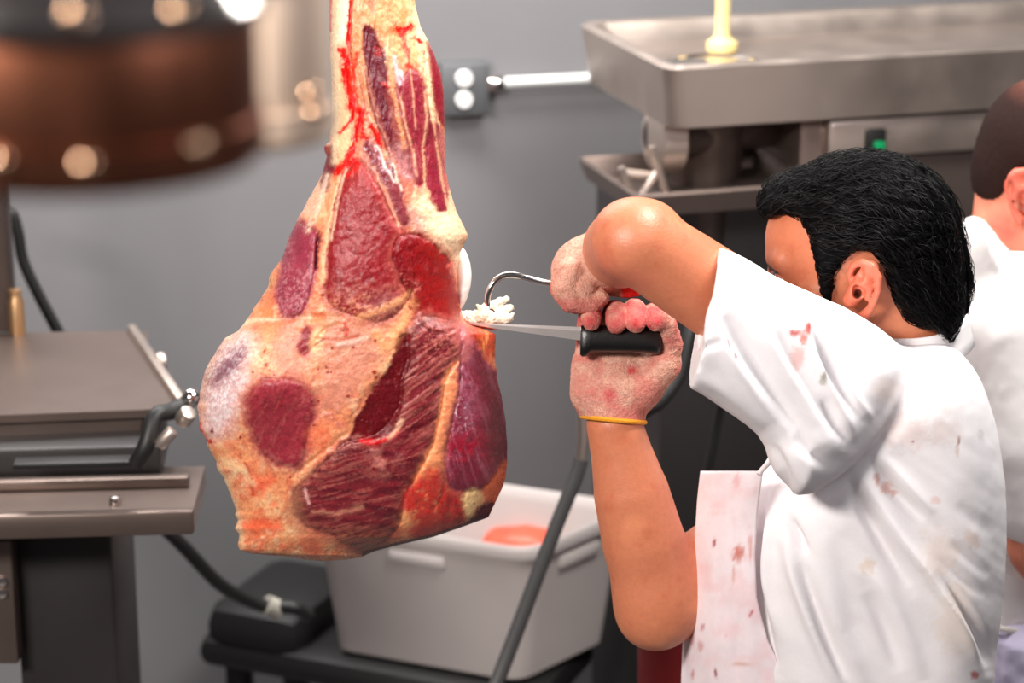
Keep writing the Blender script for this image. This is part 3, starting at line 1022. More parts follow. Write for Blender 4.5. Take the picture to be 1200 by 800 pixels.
    put(np.exp(-(line_d(pw, [(262, 396), (290, 374), (330, 373), (362, 371)]) / 2.5) ** 2), (255, 232, 198), 0.8)

    # pinkish veil between the big muscle and the fat
    reg([(372, 392), (398, 376), (440, 380), (452, 396), (446, 420), (420, 450), (396, 476), (378, 480), (372, 440)], (214, 142, 122), 12, speck=0.9, rough=2.5, a=0.75)
    reg([(330, 380), (352, 380), (356, 430), (364, 452), (330, 446), (312, 420)], (214, 140, 122), 12, speck=0.9, rough=2, a=0.65)
    reg([(356, 384), (365, 382), (366, 402), (360, 418), (350, 412)], (160, 62, 70), 3, -2)
    reg([(366, 392), (378, 386), (378, 402), (366, 410)], (250, 196, 150), 3, 3)

    # -------- muscles
    def fibre(m, ang, rgb, L=26, W=2.2, th=0.25, a=0.5, seed=50, relief=0.0):
        ca, sa = math.cos(ang), math.sin(ang)
        u = pw[:, 0] * ca - p[:, 1] * sa
        vv = pw[:, 0] * sa + p[:, 1] * ca
        n = fbm(np.stack([u / L, vv / W], 1), seed)
        put(m * sstep(th - 0.2, th + 0.25, n), rgb, a)
        if relief:
            bulge[:] += relief * n * m

    def mottle(m, seed=60):
        put(m * sstep(0.0, 0.6, fbm(p / 8, seed)), (200, 84, 88), 0.25)
        put(m * sstep(0.1, 0.6, fbm(p / 12, seed + 1)), (96, 12, 26), 0.35)
        put(m * sstep(0.3, 0.6, fbm(p / 1.8, seed + 2)), (224, 132, 124), 0.25)

    m, _ = reg([(425, 33), (436, 32), (441, 47), (449, 60), (452, 87), (455, 105), (462, 130), (467, 155), (480, 185), (486, 206), (474, 208), (458, 180), (448, 150), (440, 130), (436, 105), (430, 85), (426, 60)], (112, 22, 42), 2.2, -4.5, groove=0.5)  # dark muscle, with the valley's shade painted into its red
    fibre(m, math.radians(-68), (150, 50, 66), W=1.8)
    m, _ = reg([(424, 86), (432, 92), (440, 132), (452, 168), (470, 205), (462, 206), (446, 178), (434, 150), (424, 112)], (206, 130, 112), 3, 1.0, a=0.8)
    fibre(m, math.radians(-70), (120, 40, 50), W=1.6, a=0.6)
    m, _ = reg([(465, 100), (475, 88), (484, 78), (494, 92), (500, 112), (503, 140), (500, 170), (499, 200), (494, 220), (485, 208), (477, 180), (469, 150), (463, 125)], (156, 46, 62), 2.0, 2.5, halo=12, groove=0.8)
    mottle(m, 70); fibre(m, math.radians(-78), (208, 118, 120), W=1.5, a=0.35)
    put(np.exp(-(line_d(p + w * .25, [(481, 80), (484, 110), (487, 150)]) / 1.3) ** 2), (236, 170, 140), .7)
    m, _ = reg([(499, 47), (511, 66), (519, 87), (522, 112), (522, 152), (516, 142), (508, 112), (503, 82), (497, 58)], (150, 30, 48), 2.0, 1.5, groove=0.6)
    mottle(m, 73)
    m, _ = reg([(504, 126), (511, 142), (516, 170), (520, 205), (524, 238), (520, 250), (510, 244), (502, 224), (500, 195), (501, 165)], (152, 42, 60), 1.8, 2.0, groove=0.8)
    mottle(m, 76)
    m, _ = reg([(515, 150), (521, 156), (523, 200), (528, 224), (521, 214), (517, 180)], (196, 110, 110), 2, a=0.8)
    for pts in ([(498, 108), (500, 140), (496, 170), (497, 205), (500, 232)], [(505, 122), (512, 172), (519, 215), (526, 250)], [(469, 112), (476, 150), (484, 178), (488, 206)]):
        put(np.exp(-(line_d(p + w * .25, pts) / 1.9) ** 2) * sstep(-.7, .1, nC + nB), (246, 190, 152), 0.75)
        bulge += 1.0 * np.exp(-(line_d(p + w * .25, pts) / 2.5) ** 2)
    reg([(462, 165), (474, 172), (482, 200), (486, 210), (470, 212), (464, 196)], (196, 132, 132), 5, speck=0.7, a=0.75)
    m, _ = reg([(387, 166), (393, 175), (392, 190), (386, 218), (380, 226), (377, 212)], (122, 28, 42), 2, -1, groove=0.8)
    # big central muscle
    m, sd = reg([(412, 188), (424, 190), (436, 205), (446, 224), (456, 245), (464, 262), (474, 274), (482, 300), (486, 330), (480, 350), (466, 366), (446, 378), (430, 376), (408, 368), (390, 360), (382, 350), (384, 326), (385, 310), (386, 290), (388, 262), (393, 245), (401, 215)], (150, 34, 42), 2.4, 7.0, halo=12, groove=1.2)
    mottle(m, 80); fibre(m, math.radians(-82), (196, 92, 92), L=40, W=1.5, a=0.25, seed=81)
    put(m * sstep(250, 190, p[:, 1]), (196, 56, 56), 0.5)
    put(m * sstep(320, 372, p[:, 1] + 14 * nB) * sstep(-0.25, 0.35, nC + nB * 0.5), (226, 150, 124), 0.85)
    reg([(432, 352), (456, 340), (470, 352), (452, 374), (436, 376)], (150, 84, 88), 9, speck=0.8, a=0.6)
    # vein strip along it
    m, _ = reg([(431, 160), (440, 175), (452, 190), (462, 205), (470, 225), (476, 246), (476, 264), (466, 262), (456, 241), (447, 216), (438, 196), (428, 176)], (142, 58, 66), 2.5, 3.0, halo=12, groove=1.0)
    mottle(m, 84)
    put(m * sstep(0.05, 0.4, fbm(p / 3.5, 86)) * sstep(215, 190, p[:, 1]), (226, 196, 210), 0.8)
    put(np.exp(-(line_d(pw, [(438, 194), (447, 215), (456, 240), (468, 264)]) / 2) ** 2), (246, 176, 150), 0.9)
    put(np.exp(-(line_d(pw, [(452, 180), (462, 200), (470, 222)]) / 1.8) ** 2), (250, 226, 206), 0.9)
    # dark red muscle on the right
    m, _ = reg([(468, 274), (490, 275), (505, 283), (518, 296), (527, 310), (532, 330), (535, 350), (537, 366), (538, 382), (520, 392), (505, 388), (490, 378), (483, 352), (474, 332), (464, 310), (461, 290)], (150, 16, 26), 2.2, 4.5, halo=12, groove=1.2)
    put(m * sstep(0.0, 0.5, fbm(p / 9, 90)), (176, 30, 34), 0.6)
    put(m * sstep(500, 466, p[:, 0]), (120, 18, 32), 0.6)
    put(np.exp(-(line_d(pw, [(470, 318), (478, 334), (490, 330), (486, 344)]) / 4) ** 2) * sstep(-0.1, 0.3, nC), (226, 140, 128), 0.8)
    put(np.exp(-(line_d(pw, [(524, 312), (531, 308), (530, 318)]) / 2) ** 2), (236, 120, 110), 0.9)
    bulge -= 3 * np.exp(-(line_d(pw, [(472, 330), (484, 348), (490, 366)]) / 3) ** 2)
    # left muscle
    m, _ = reg([(346, 260), (358, 262), (374, 275), (371, 292), (369, 316), (364, 340), (362, 352), (355, 367), (344, 371), (329, 368), (328, 350), (330, 318), (333, 292)], (160, 62, 80), 2.2, 5.0, halo=12, groove=1.0)
    mottle(m, 94); put(m * sstep(-0.1, 0.4, nC) * sstep(352, 336, p[:, 0]), (206, 130, 140), 0.6)
    put(m * sstep(305, 325, p[:, 1]) * sstep(0.0, 0.3, fbm(p / 2.5, 97)), (214, 150, 152), 0.55)
    bulge -= 5 * np.exp(-(line_d(pw, [(374, 276), (371, 292), (369, 314)]) / 2) ** 2)
    put(np.exp(-(line_d(pw, [(373, 280), (371, 294), (369, 314)]) / 1.6) ** 2), (110, 30, 36))  # groove's shadowed right edge painted into the colour
    # round muscle in the knob
    m, _ = reg([(308, 445), (296, 456), (290, 472), (290, 490), (294, 510), (303, 527), (318, 540), (334, 548), (348, 547), (356, 536), (360, 512), (366, 496), (369, 476), (367, 464), (357, 450), (342, 447), (324, 444)], (158, 52, 64), 3.5, 4.0, halo=12, groove=0.8, rough=1.2, fray=8)
    mottle(m, 100); fibre(m, math.radians(62), (210, 112, 106), L=60, W=2.0, th=0.3, a=0.5, seed=103)
    put(m * sstep(-0.1, 0.3, nC) * sstep(330, 372, p[:, 0]) * sstep(520, 470, p[:, 1]), (206, 120, 116), 0.5)
    put(m * sstep(520, 548, p[:, 1]) * sstep(-0.2, 0.3, nB), (206, 120, 116), 0.6)

    # lower striated muscles
    NP = [(476, 384), (486, 372), (505, 372), (524, 374), (540, 380), (541, 402), (536, 422), (528, 436), (520, 450), (518, 480), (510, 516), (500, 540), (485, 560), (475, 580), (470, 602), (466, 620), (445, 640), (430, 646), (412, 640), (380, 622), (358, 619), (346, 602), (344, 580), (354, 567), (372, 555), (393, 530), (406, 517), (440, 512), (468, 484), (470, 450), (480, 414)]
    m, sd = reg(NP, (134, 40, 50), 3.5, 5.0, halo=12, groove=1.5, rough=1.3, rr=20, fray=20)
    up = sstep(535, 500, p[:, 1])
    fibre(m * up, math.radians(36), (214, 130, 118), L=34, W=2.2, th=0.12, a=0.5, seed=110, relief=1.6)
    fibre(m * up, math.radians(36), (72, 5, 14), L=30, W=3.0, th=0.1, a=0.75, seed=113)
    fibre(m * (1 - up), math.radians(-6), (84, 16, 30), L=40, W=5, th=0.0, a=0.7, seed=116, relief=1.0)
    fibre(m * (1 - up), math.radians(14), (204, 118, 106), L=30, W=2.4, th=0.18, a=0.55, seed=119)
    put(m * sstep(610, 642, p[:, 1] + 10 * nB) * sstep(-0.3, 0.2, nC), (190, 122, 88), 0.75)
    put(m * sstep(-0.1, 0.3, nC) * np.exp(-(((p[:, 0] - 512) / 26) ** 2 + ((p[:, 1] - 404) / 26) ** 2)), (216, 130, 118), 0.6)
    put(np.exp(-(((p[:, 0] - 446) / 16) ** 2 + ((p[:, 1] - 540) / 16) ** 2)) * sstep(-0.3, 0.3, nB), (220, 140, 128), 0.8)
    put(m * np.exp(-(line_d(pw, [(366, 598), (392, 600), (426, 596)]) / 2.2) ** 2), (206, 140, 116), 0.7)
    put(np.exp(-(line_d(pw, [(358, 574), (362, 588)]) / 2) ** 2), (236, 180, 176), 0.9)
    put(m * sstep(0.2, 0.6, nB) * sstep(400, 360, p[:, 0]), (96, 40, 48), 0.5)
    # dark open gash
    m, _ = reg([(466, 391), (480, 390), (485, 402), (482, 420), (472, 448), (469, 480), (462, 508), (440, 514), (420, 516), (406, 514), (426, 476), (440, 450), (458, 434), (465, 410)], (104, 12, 24), 2.2, -5.5, groove=0.8)
    fibre(m, math.radians(12), (150, 50, 54), L=24, W=2.4, th=0.3, a=0.45, seed=124)
    put(np.exp(-(line_d(pw, [(424, 515), (440, 520), (456, 514), (466, 506)]) / 3) ** 2), (226, 40, 44), 0.9)
    put(np.exp(-(line_d(pw, [(456, 514), (466, 504), (472, 494)]) / 2.6) ** 2), (240, 190, 160), 0.9)
    put(np.exp(-(line_d(pw, [(406, 512), (422, 510)]) / 2) ** 2), (190, 120, 110), 0.7)
    # fat strip
    m, _ = reg([(538, 420), (541, 428), (539, 454), (532, 484), (528, 505), (522, 524), (518, 545), (522, 566), (516, 590), (500, 600), (486, 580), (484, 560), (500, 540), (509, 516), (518, 480), (520, 448), (528, 434)], (244, 158, 112), 2.0, 3.5, groove=1.0)
    # raw red area under it
    m, _ = reg([(486, 560), (511, 547), (522, 570), (539, 576), (546, 602), (537, 620), (505, 630), (490, 630), (470, 616), (474, 590)], (208, 54, 56), 5, 1.5, rough=1.8, a=0.9)
    put(m * sstep(0.0, 0.5, nB), (236, 36, 40), 0.6); put(m * sstep(0.15, 0.6, fbm(p / 5, 130)), (246, 160, 116), 0.8)
    put(m * sstep(505, 530, p[:, 0]) * sstep(-0.2, 0.3, fbm(np.stack([p[:, 0] / 2, p[:, 1] / 14], 1), 131)), (140, 26, 44), 0.7)
    reg([(470, 600), (480, 602), (482, 616), (470, 618)], (250, 170, 120), 3)
    # right muscle, a violet sheen painted into its colour
    m, _ = reg([(541, 420), (538, 384), (546, 380), (556, 396), (562, 412), (576, 428), (584, 450), (595, 488), (597, 520), (593, 542), (582, 553), (567, 574), (550, 577), (533, 574), (522, 562), (524, 530), (529, 504), (532, 484), (539, 452)], (132, 42, 62), 2.4, 5.0, halo=12, groove=1.2)
    fibre(m, math.radians(-72), (188, 120, 136), L=50, W=2.2, th=0.2, a=0.5, seed=140, relief=0.8)
    put(m * np.exp(-(line_d(pw, [(545, 420), (546, 470), (542, 500)]) / 14) ** 2) * sstep(-0.4, 0.4, nB), (176, 108, 130), 0.7)
    put(m * np.exp(-(((p[:, 0] - 546) / 22) ** 2 + ((p[:, 1] - 524) / 22) ** 2)) * sstep(-0.3, 0.2, nB), (190, 24, 52), 0.75)
    put(m * np.exp(-(line_d(pw, [(564, 420), (578, 480), (580, 530)]) / 12) ** 2), (92, 18, 32), 0.8)
    put(m * sstep(0.15, 0.4, nC) * np.exp(-(line_d(pw, [(540, 478), (546, 500)]) / 10) ** 2), (250, 236, 240), 0.5)
    m, _ = reg([(543, 376), (570, 381), (583, 390), (583, 408), (578, 424), (567, 410), (555, 394)], (196, 78, 52), 3, 1.0, groove=0.8)
    put(m * sstep(-0.1, 0.4, fbm(np.stack([p[:, 0] / 2.2, p[:, 1] / 16], 1), 150)), (130, 40, 30), 0.7)
    put(m * sstep(0.0, 0.4, fbm(np.stack([p[:, 0] / 2.6, p[:, 1] / 14], 1), 151)), (240, 160, 100), 0.6)
    reg([(536, 380), (546, 380), (552, 400), (548, 420), (542, 424), (538, 400)], (206, 120, 118), 4, a=0.7)
    # bottom right corner
    reg([(597, 538), (592, 566), (581, 588), (568, 584), (572, 566), (584, 552)], (232, 122, 84), 2.5, 2)
    m, _ = reg([(545, 578), (562, 575), (565, 590), (556, 604), (549, 606), (545, 592)], (246, 208, 152), 2.5, 2.5)
    reg([(566, 592), (580, 586), (574, 610), (548, 622), (552, 606)], (88, 10, 22), 2, -2)
    # underside rim
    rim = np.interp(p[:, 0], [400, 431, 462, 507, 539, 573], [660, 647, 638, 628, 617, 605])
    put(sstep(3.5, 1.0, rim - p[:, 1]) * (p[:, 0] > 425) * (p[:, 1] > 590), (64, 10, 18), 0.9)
    # bottom-left tints
    reg([(288, 552), (316, 558), (322, 570), (300, 580), (290, 568)], (244, 104, 78), 6, rough=2, a=0.8)
    reg([(288, 610), (316, 606), (328, 616), (306, 626), (290, 622)], (238, 100, 72), 5, rough=2, a=0.8)
    reg([(350, 624), (374, 628), (378, 650), (366, 654), (352, 640)], (236, 110, 84), 5, rough=2, a=0.7)
    put(np.exp(-(line_d(pw, [(288, 545), (292, 560), (297, 578)]) / 2) ** 2), (196, 36, 30), 0.8)
    reg([(330, 590), (352, 570), (346, 610), (370, 628), (345, 630)], (186, 132, 100), 8, speck=0.8, a=0.6)
    reg([(372, 494), (392, 500), (386, 520), (366, 530), (360, 518)], (236, 104, 76), 6, rough=2, a=0.6)

    # -------- cords and strands of the shank, with painted tendon highlights
    for pts, wd, rgb, a in (
            ([(392, -40), (393, 60), (394, 120), (392, 190)], 4.5, (255, 226, 188), .7), ([(404, -40), (403, 0), (401, 44)], 5, (255, 244, 222), .85),
            ([(413, -30), (411, 30), (411, 62), (416, 110), (424, 150)], 1.8, (180, 50, 44), .8), ([(420, 14), (422, 60), (430, 110), (441, 152), (452, 184)], 3.2, (246, 164, 118), .8),
            ([(428, 84), (436, 128), (450, 168), (458, 190)], 2.0, (136, 52, 56), .75), ([(433, 110), (444, 150), (456, 180)], 1.4, (120, 40, 46), .7), ([(457, 60), (460, 95), (465, 130), (474, 172)], 3.0, (246, 176, 128), .85),
            ([(462, 68), (465, 84), (468, 98)], 2.6, (230, 208, 218), .85), ([(470, 84), (472, 92)], 2.2, (250, 240, 244), .8), ([(432, 16), (446, 34), (462, 34), (474, 12)], 6, (236, 150, 100), .7),
            ([(490, -20), (493, 30), (500, 68), (503, 104), (508, 140)], 3.4, (255, 226, 182), .85), ([(478, -20), (480, 40), (477, 74)], 3, (255, 214, 168), .6), ([(455, -40), (456, 20)], 5, (196, 140, 96), .6),
            ([(438, -40), (436, 14)], 4, (222, 116, 96), .6), ([(466, -40), (469, 10)], 3, (255, 210, 160), .6),
            ([(384, 206), (374, 240), (360, 270)], 3.5, (252, 220, 196), .8), ([(398, 208), (390, 240), (384, 270), (379, 300), (377, 330)], 3.0, (250, 196, 150), .85), ([(403, 202), (395, 232), (390, 258)], 1.1, (150, 70, 60), .8),
            ([(405, 200), (398, 228), (392, 256), (388, 280)], 1.6, (252, 214, 186), .8), ([(352, 262), (366, 268), (374, 272)], 1.4, (150, 90, 70), .7),
            ([(440, 168), (447, 182), (452, 196), (462, 212)], 1.5, (252, 240, 232), .7), ([(430, 130), (438, 150), (444, 164)], 1.5, (255, 220, 190), .6),
            ([(420, 372), (448, 362), (470, 352), (480, 344)], 4.5, (246, 178, 128), .7), ([(440, 392), (452, 408), (462, 396), (472, 376), (482, 356)], 7, (248, 172, 122), .8), ([(372, 396), (398, 400), (420, 394)], 1.6, (206, 84, 66), .6),
            ([(356, 414), (372, 402), (380, 398)], 1.4, (130, 40, 34), .7), ([(384, 388), (396, 384), (404, 390), (404, 380)], 1.4, (190, 60, 44), .7), ([(396, 404), (414, 402), (430, 396)], 2.6, (240, 196, 180), .6),
            ([(256, 548), (266, 566), (274, 590), (280, 610), (283, 640)], 4, (255, 214, 176), .7), ([(262, 540), (284, 552), (296, 566)], 5, (255, 216, 170), .6)):
        d = line_d(p + w * .35, pts)
        m_ = np.exp(-(d / wd) ** 2) * sstep(-.75, -.1, nC + .7 * nB)
        put(m_, rgb, a)
        bulge += (0.9 if sum(rgb) > 480 else -0.9) * np.exp(-(d / wd) ** 2)

    # -------- thin pale films over the muscles, small nicks
    mus = sstep(0.16, 0.08, c[:, 1])
    f1 = fbm(np.stack([(pw[:, 0] * 0.86 + pw[:, 1] * 0.5) / 3, (pw[:, 1] * 0.86 - pw[:, 0] * 0.5) / 18], 1), 170)
    put(mus * .75 * sstep(0.2, 0.6, f1) * sstep(-0.2, 0.4, fbm(p / 26, 171)), (206, 116, 116), 0.4)
    put(mus * sstep(0.3, 0.6, fbm(p / 2.0, 172)), (226, 140, 136), 0.3)
    put(mus * sstep(0.2, 0.6, fbm(p / 5, 173)), (84, 6, 18), 0.35)
    put(sstep(0.5, 0.7, fbm(p / 3.4, 174)), (128, 34, 34), 0.5)

    # -------- blood
    def blood(pts, wd, rgb=(222, 14, 26), a=0.95, brk=0.15):
        d = line_d(p + w * 0.7, pts)
        put(sstep(wd * 2.2, wd * 0.4, d + wd * 1.1 * nB), (232, 84, 66), 0.5)
        put(sstep(wd * 1.15, wd * 0.3, d + wd * 1.3 * nB + wd * 0.8 * nC), rgb, a)
        bulge[:] += 0.5 * np.exp(-(d / wd) ** 2)
    blood([(386.5, -20), (386.5, 30), (386, 62)], 1.6)
    blood([(410, 0), (408, 30), (409, 55)], 2.4)
    blood([(403, 58), (406, 80), (408, 104), (412, 124)], 5.5, (230, 12, 22))
    blood([(418, 62), (414, 86), (412, 110)], 2.6, (226, 60, 44), 0.7)
    blood([(412, 122), (424, 134), (420, 150), (426, 160)], 5, (226, 30, 34))
    blood([(425, 128), (418, 156), (414, 176), (404, 190), (396, 202)], 4.2)
    blood([(398, 156), (410, 142), (416, 128)], 2.4)
    blood([(436, 148), (442, 158), (446, 172)], 3.0)
    blood([(462, 30), (472, 38), (480, 30)], 4.5, brk=0.0)
    blood([(470, 40), (478, 60), (480, 76)], 3.2, (230, 80, 70), 0.8, 0.05)
    blood([(484, 44), (494, 50)], 2.5)
    blood([(441, 56), (446, 60), (445, 65), (441, 62)], 1.6, (170, 24, 36))
    blood([(451, 98), (456, 102)], 1.8)
    blood([(380, 170), (382, 178)], 3, (150, 10, 24))
    blood([(402, 196), (414, 186), (420, 196), (408, 204)], 3, (220, 40, 44), 0.8)
    for x, y, r in ((312, 427, 2.6), (316, 434, 1.4), (321, 439, 1.5), (373, 433, 1.4), (382, 430, 1.8), (384, 436, 1.6), (388, 436, 1.4), (408, 464, 1.8), (414, 407, 1.6), (439, 436, 2.6), (441, 442, 2.2), (282, 513, 1.4),
                    (282, 512, 1.3), (328, 475, 1.2), (368, 498, 1.3), (373, 470, 1.4), (296, 436, 1.2), (310, 411, 1.3), (246, 517, 2.4), (440, 399, 1.5), (389, 408, 1.5), (422, 468, 1.2), (378, 346, 2.0), (560, 595, 1.6), (556, 590, 1.2),
                    (438, 549, 2.2), (340, 559, 1.2), (248, 505, 2.2)):
        put(sstep(r * 1.5, r * 0.6, np.hypot(p[:, 0] - x, p[:, 1] - y) + nC), (150, 22, 20), 0.9)
    blood([(404, 378), (408, 386), (404, 394)], 1.6, (190, 50, 36), 0.7)
    blood([(233, 492), (237, 506), (243, 516)], 2.4, (226, 60, 44), 0.8)

    gr = 1 + 0.16 * fbm(p / 1.7, 180) + 0.10 * fbm(p / 4.5, 181)
    c = np.clip(c * gr[:, None], 0.002, 0.95)
    c = np.clip(c.mean(1, keepdims=True) + (c - c.mean(1, keepdims=True)) * 1.08, 0.002, .95) * (0.88 + 0.12 * sstep(0.1, 0.3, c[:, 1:2]))
    # -------- relief
    bulge += 2.4 * nA + 1.3 * nB + (0.35 + 0.5 * sstep(0.12, 0.3, c[:, 1])) * nC + 0.3 * fbm(p / 1.3, 190)
    fatm = sstep(0.12, 0.3, c[:, 1])
    bulge += fatm * (0.8 * fbm(p / 4, 160) + 1.2 * sstep(590, 640, p[:, 1]) * fbm(p / 7, 161))
    amt = bulge * 1e-3 * sstep(0.0, 0.35, edge)
    dep = dep.ravel() + np.where(front, -amt, amt * 0.5)
    # close the two ends
    zc = D0 + dep + 0.0
    base = D0 * 0 + (YM / (math.cos(PITCH) + (400 - py.ravel()) / FPX * math.sin(PITCH)) - D0)
    v = np.stack([(p[:, 0] - 600) / FPX, (400 - p[:, 1]) / FPX, np.zeros(len(p))], 1)
    depth = base + dep
    v[:, 0] *= D0 + base            # rigid rings: sized once at the joint's own distance
    v[:, 1] *= D0 + base
    v[:, 2] = depth
    sc = (D0 + depth) / (D0 + base)
    v[:, 0] *= sc
    v[:, 1] *= sc
    n = len(th)
    i, j = np.meshgrid(np.arange(nr - 1), np.arange(n), indexing='ij')
    k = (j + 1) % n
    f = np.stack([i * n + j, i * n + k, (i + 1) * n + k, (i + 1) * n + j], -1).reshape(-1, 4)
    # end caps as fans of quads
    caps_v, caps_f, nv = [], [], len(v)
    for ring, flip in ((0, False), (nr - 1, True)):
        ids = np.arange(ring * n, ring * n + n)
        cpt = v[ids].mean(0)
        caps_v.append(cpt)
        ci = nv
        nv += 1
        for a in range(0, n, 2):
            qd = [ids[a], ids[(a + 1) % n], ids[(a + 2) % n], ci]
            caps_f.append(qd if flip else qd[::-1])
    v = np.concatenate([v, np.array(caps_v)])
    c = np.concatenate([c, np.tile(lin(150, 40, 50), (2, 1))])
    f = np.concatenate([f, np.array(caps_f)])
    return v, f, c


m_meat = mat('raw_meat', attr=True, rough=0.30, noise=0.12, nscale=300, bump=0.55, bscale=750, spec=0.55, rvar=0.14, bdist=0.0012)
m_cart = mat('wet_cartilage', lin(246, 244, 236), rough=0.3, noise=0.05, nscale=60, bump=0.2, bscale=150)
m_scrap = mat('white_fat', attr=True, rough=0.45, noise=0.06, nscale=200, bump=0.5, bscale=300)

mv, mf, mc = build_meat()
meat = empty('hanging_beef_leg', q2w(q(450, 657, 0.0)), 'large raw leg of beef with red muscle and creamy fat, hanging by its shank', 'meat')
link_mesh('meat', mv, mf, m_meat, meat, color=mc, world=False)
# white joint cartilage on the right of the shank end
F = Field(q(524, 380, -0.06), q(562, 280, 0.05), 0.0013)
F.pillow([(532, 296), (542, 289), (548, 298), (552, 312), (553, 324), (551, 338), (547, 350), (541, 362), (536, 364), (533, 346), (531, 320)], -0.015, 0.020, 0.010, k=0.0)
v, f = F.mesh()
v = v + normals(v, f) * (0.0008 * fbm(v * 90, 3))[:, None]
o = link_mesh('joint_cartilage', v, f, m_cart, meat, world=False)
tag(o, 'smooth white cartilage knob')
# half-cut scrap of white fat on the knife
F = Field(q(530, 410, -0.06), q(620, 330, 0.04), 0.0012)
for a, b, ra, rb in (((538, 372), (566, 368), .006, .006), ((566, 368), (596, 374), .0065, .005), ((560, 372), (590, 378), .005, .005),
                     ((570, 362), (586, 352), .006, .004), ((586, 354), (594, 350), .004, .003), ((588, 366), (598, 360), .006, .004), ((566, 362), (560, 358), .004, .002),
                     ((577, 372), (584, 360), .008, .006), ((540, 370), (556, 378), .004, .004), ((572, 354), (566, 362), .003, .004), ((596, 372), (601, 368), .004, .002)):
    dz = random.uniform(-0.012, -0.002)
    F.cone(q(*a, dz), q(*b, dz + 0.004), ra, rb, k=0.003)
F.cone(q(542, 376, 0.0), q(580, 384, 0.002), .004, .003, k=0.004)
F.cone(q(536, 372, 0.01), q(560, 384, 0.004), .010, .004, k=0.004)
v, f = F.mesh()
nv = normals(v, f)
v = v + nv * (0.0020 * fbm(v * 260, 9) + 0.0010 * fbm(v * 600, 10))[:, None]
pp = qpx(v)
cc = np.tile(lin(252, 244, 222), (len(v), 1))
red = sstep(376, 383, pp[:, 1] + 2 * fbm(pp / 5, 4)) * sstep(592, 570, pp[:, 0])
cc = cc * (1 - red[:, None]) + lin(206, 70, 40) * red[:, None]
o = link_mesh('fat_scrap', v, f, m_scrap, meat, color=cc, world=False)
tag(o, 'loose ragged white fat being cut away')
# ================================================================== people
def dirq(x, y, z):
    v = np.array([x, y, z], float)
    v /= np.linalg.norm(v)
    return np.array([v @ RIGHT, v @ UP, v @ FWD])


def head_frame(face, up):
    f = dirq(*face)
    u = dirq(*up)
    u = u - f * (u @ f)
    u /= np.linalg.norm(u)
    s = -np.cross(u, f)                    # the person's left
    return f, u, s


def add_head(F, O, f, u, s, sc=1.0, near=1):
    """skull, face and far-side features blended into a field; near: +1 when the person's left side is towards us"""
    def H(a, b, c):
        return O + sc * (a * f + b * u + c * s)
    R = np.stack([f, u, s])
    F.ell(H(0.010, 0.048, 0), np.array([.102, .082, .075]) * sc, R, k=0)
    F.ell(H(0.046, -0.015, 0), np.array([.060, .078, .059]) * sc, R, k=.02)
    F.ell(H(0.030, -0.055, 0), np.array([.058, .045, .055]) * sc, R, k=.02)
    F.cone(H(.078, -.098, -.012), H(.078, -.098, .012), .022 * sc, .022 * sc, k=.02)
    for t in (-1, 1):
        F.cone(H(.098, .036, t * .016), H(.088, .040, t * .047), .011 * sc, .010 * sc, k=.012)     # brow
        F.cone(H(.080, -.010, t * .042), H(.052, -.006, t * .060), .016 * sc, .012 * sc, k=.015)   # cheekbone
        F.ell(H(.106, .014, t * .032), np.array([.014, .012, .016]) * sc, R, k=.010, sub=True)     # socket
        F.ell(H(.090, .014, t * .032), np.array([.0125, .0125, .0125]) * sc, R, k=.002)            # eye
        F.cone(H(.102, .0215, t * .022), H(.096, .0215, t * .043), .0045 * sc, .0035 * sc, k=.004)  # upper lid
        F.cone(H(.110, -.030, t * .009), H(.108, -.030, t * .012), .008 * sc, .007 * sc, k=.006)   # nostril wing
        F.cone(H(.010, -.055, t * .050), H(.060, -.090, t * .028), .014 * sc, .015 * sc, k=.018)   # jaw
    F.cone(H(.104, .026, 0), H(.124, -.022, 0), .0085 * sc, .0115 * sc, k=.010)
    F.cone(H(.102, -.052, -.016), H(.102, -.052, .016), .0065 * sc, .0065 * sc, k=.006)
    F.cone(H(.099, -.064, -.014), H(.099, -.064, .014), .0075 * sc, .0075 * sc, k=.006)
    F.cone(H(.108, -.058, -.020), H(.108, -.058, .020), .0022 * sc, .0022 * sc, k=.003, sub=True)
    return H


def ear(F, H, side, sc=1.0, tilt=0.0):
    """an ear standing off the head: plate, helix, antihelix, tragus, lobe, canal"""
    ct, st = math.cos(tilt), math.sin(tilt)

    def E(a, b, c):
        a2, b2 = a * ct - b * st, a * st + b * ct
        return H(a2 - .004, b2 + .004, side * (.073 + c))
    F.chain([E(.012, -.012, .002), E(-.006, .012, .010), E(-.012, .026, .012)], [.010, .013, .010], k=.006)
    rim = [E(.010, .006, .004), E(.012, .018, .008), E(.007, .029, .012), E(-.004, .034, .016), E(-.015, .030, .019), E(-.022, .018, .020), E(-.021, .004, .018), E(-.016, -.010, .014), E(-.009, -.022, .010), E(-.001, -.031, .006)]
    F.chain(rim, [.0035, .004, .0042, .0045, .0045, .0045, .0042, .004, .0055, .0068], k=.0025)
    F.chain([E(-.010, .022, .014), E(-.013, .008, .016), E(-.008, -.008, .013)], [.003, .0035, .0035], k=.003)
    F.ell(E(.001, .001, .014), (.0075, .0085, .0085), k=.003, sub=True)
    F.ell(E(-.001, .020, .020), (.006, .008, .006), k=.003, sub=True)
    F.cone(E(.011, -.004, .006), E(.010, -.009, .008), .0045, .0042, k=.004)
    F.cone(E(.004, -.004, .012), E(.003, -.004, -.012), .0042, .003, k=.002, sub=True)


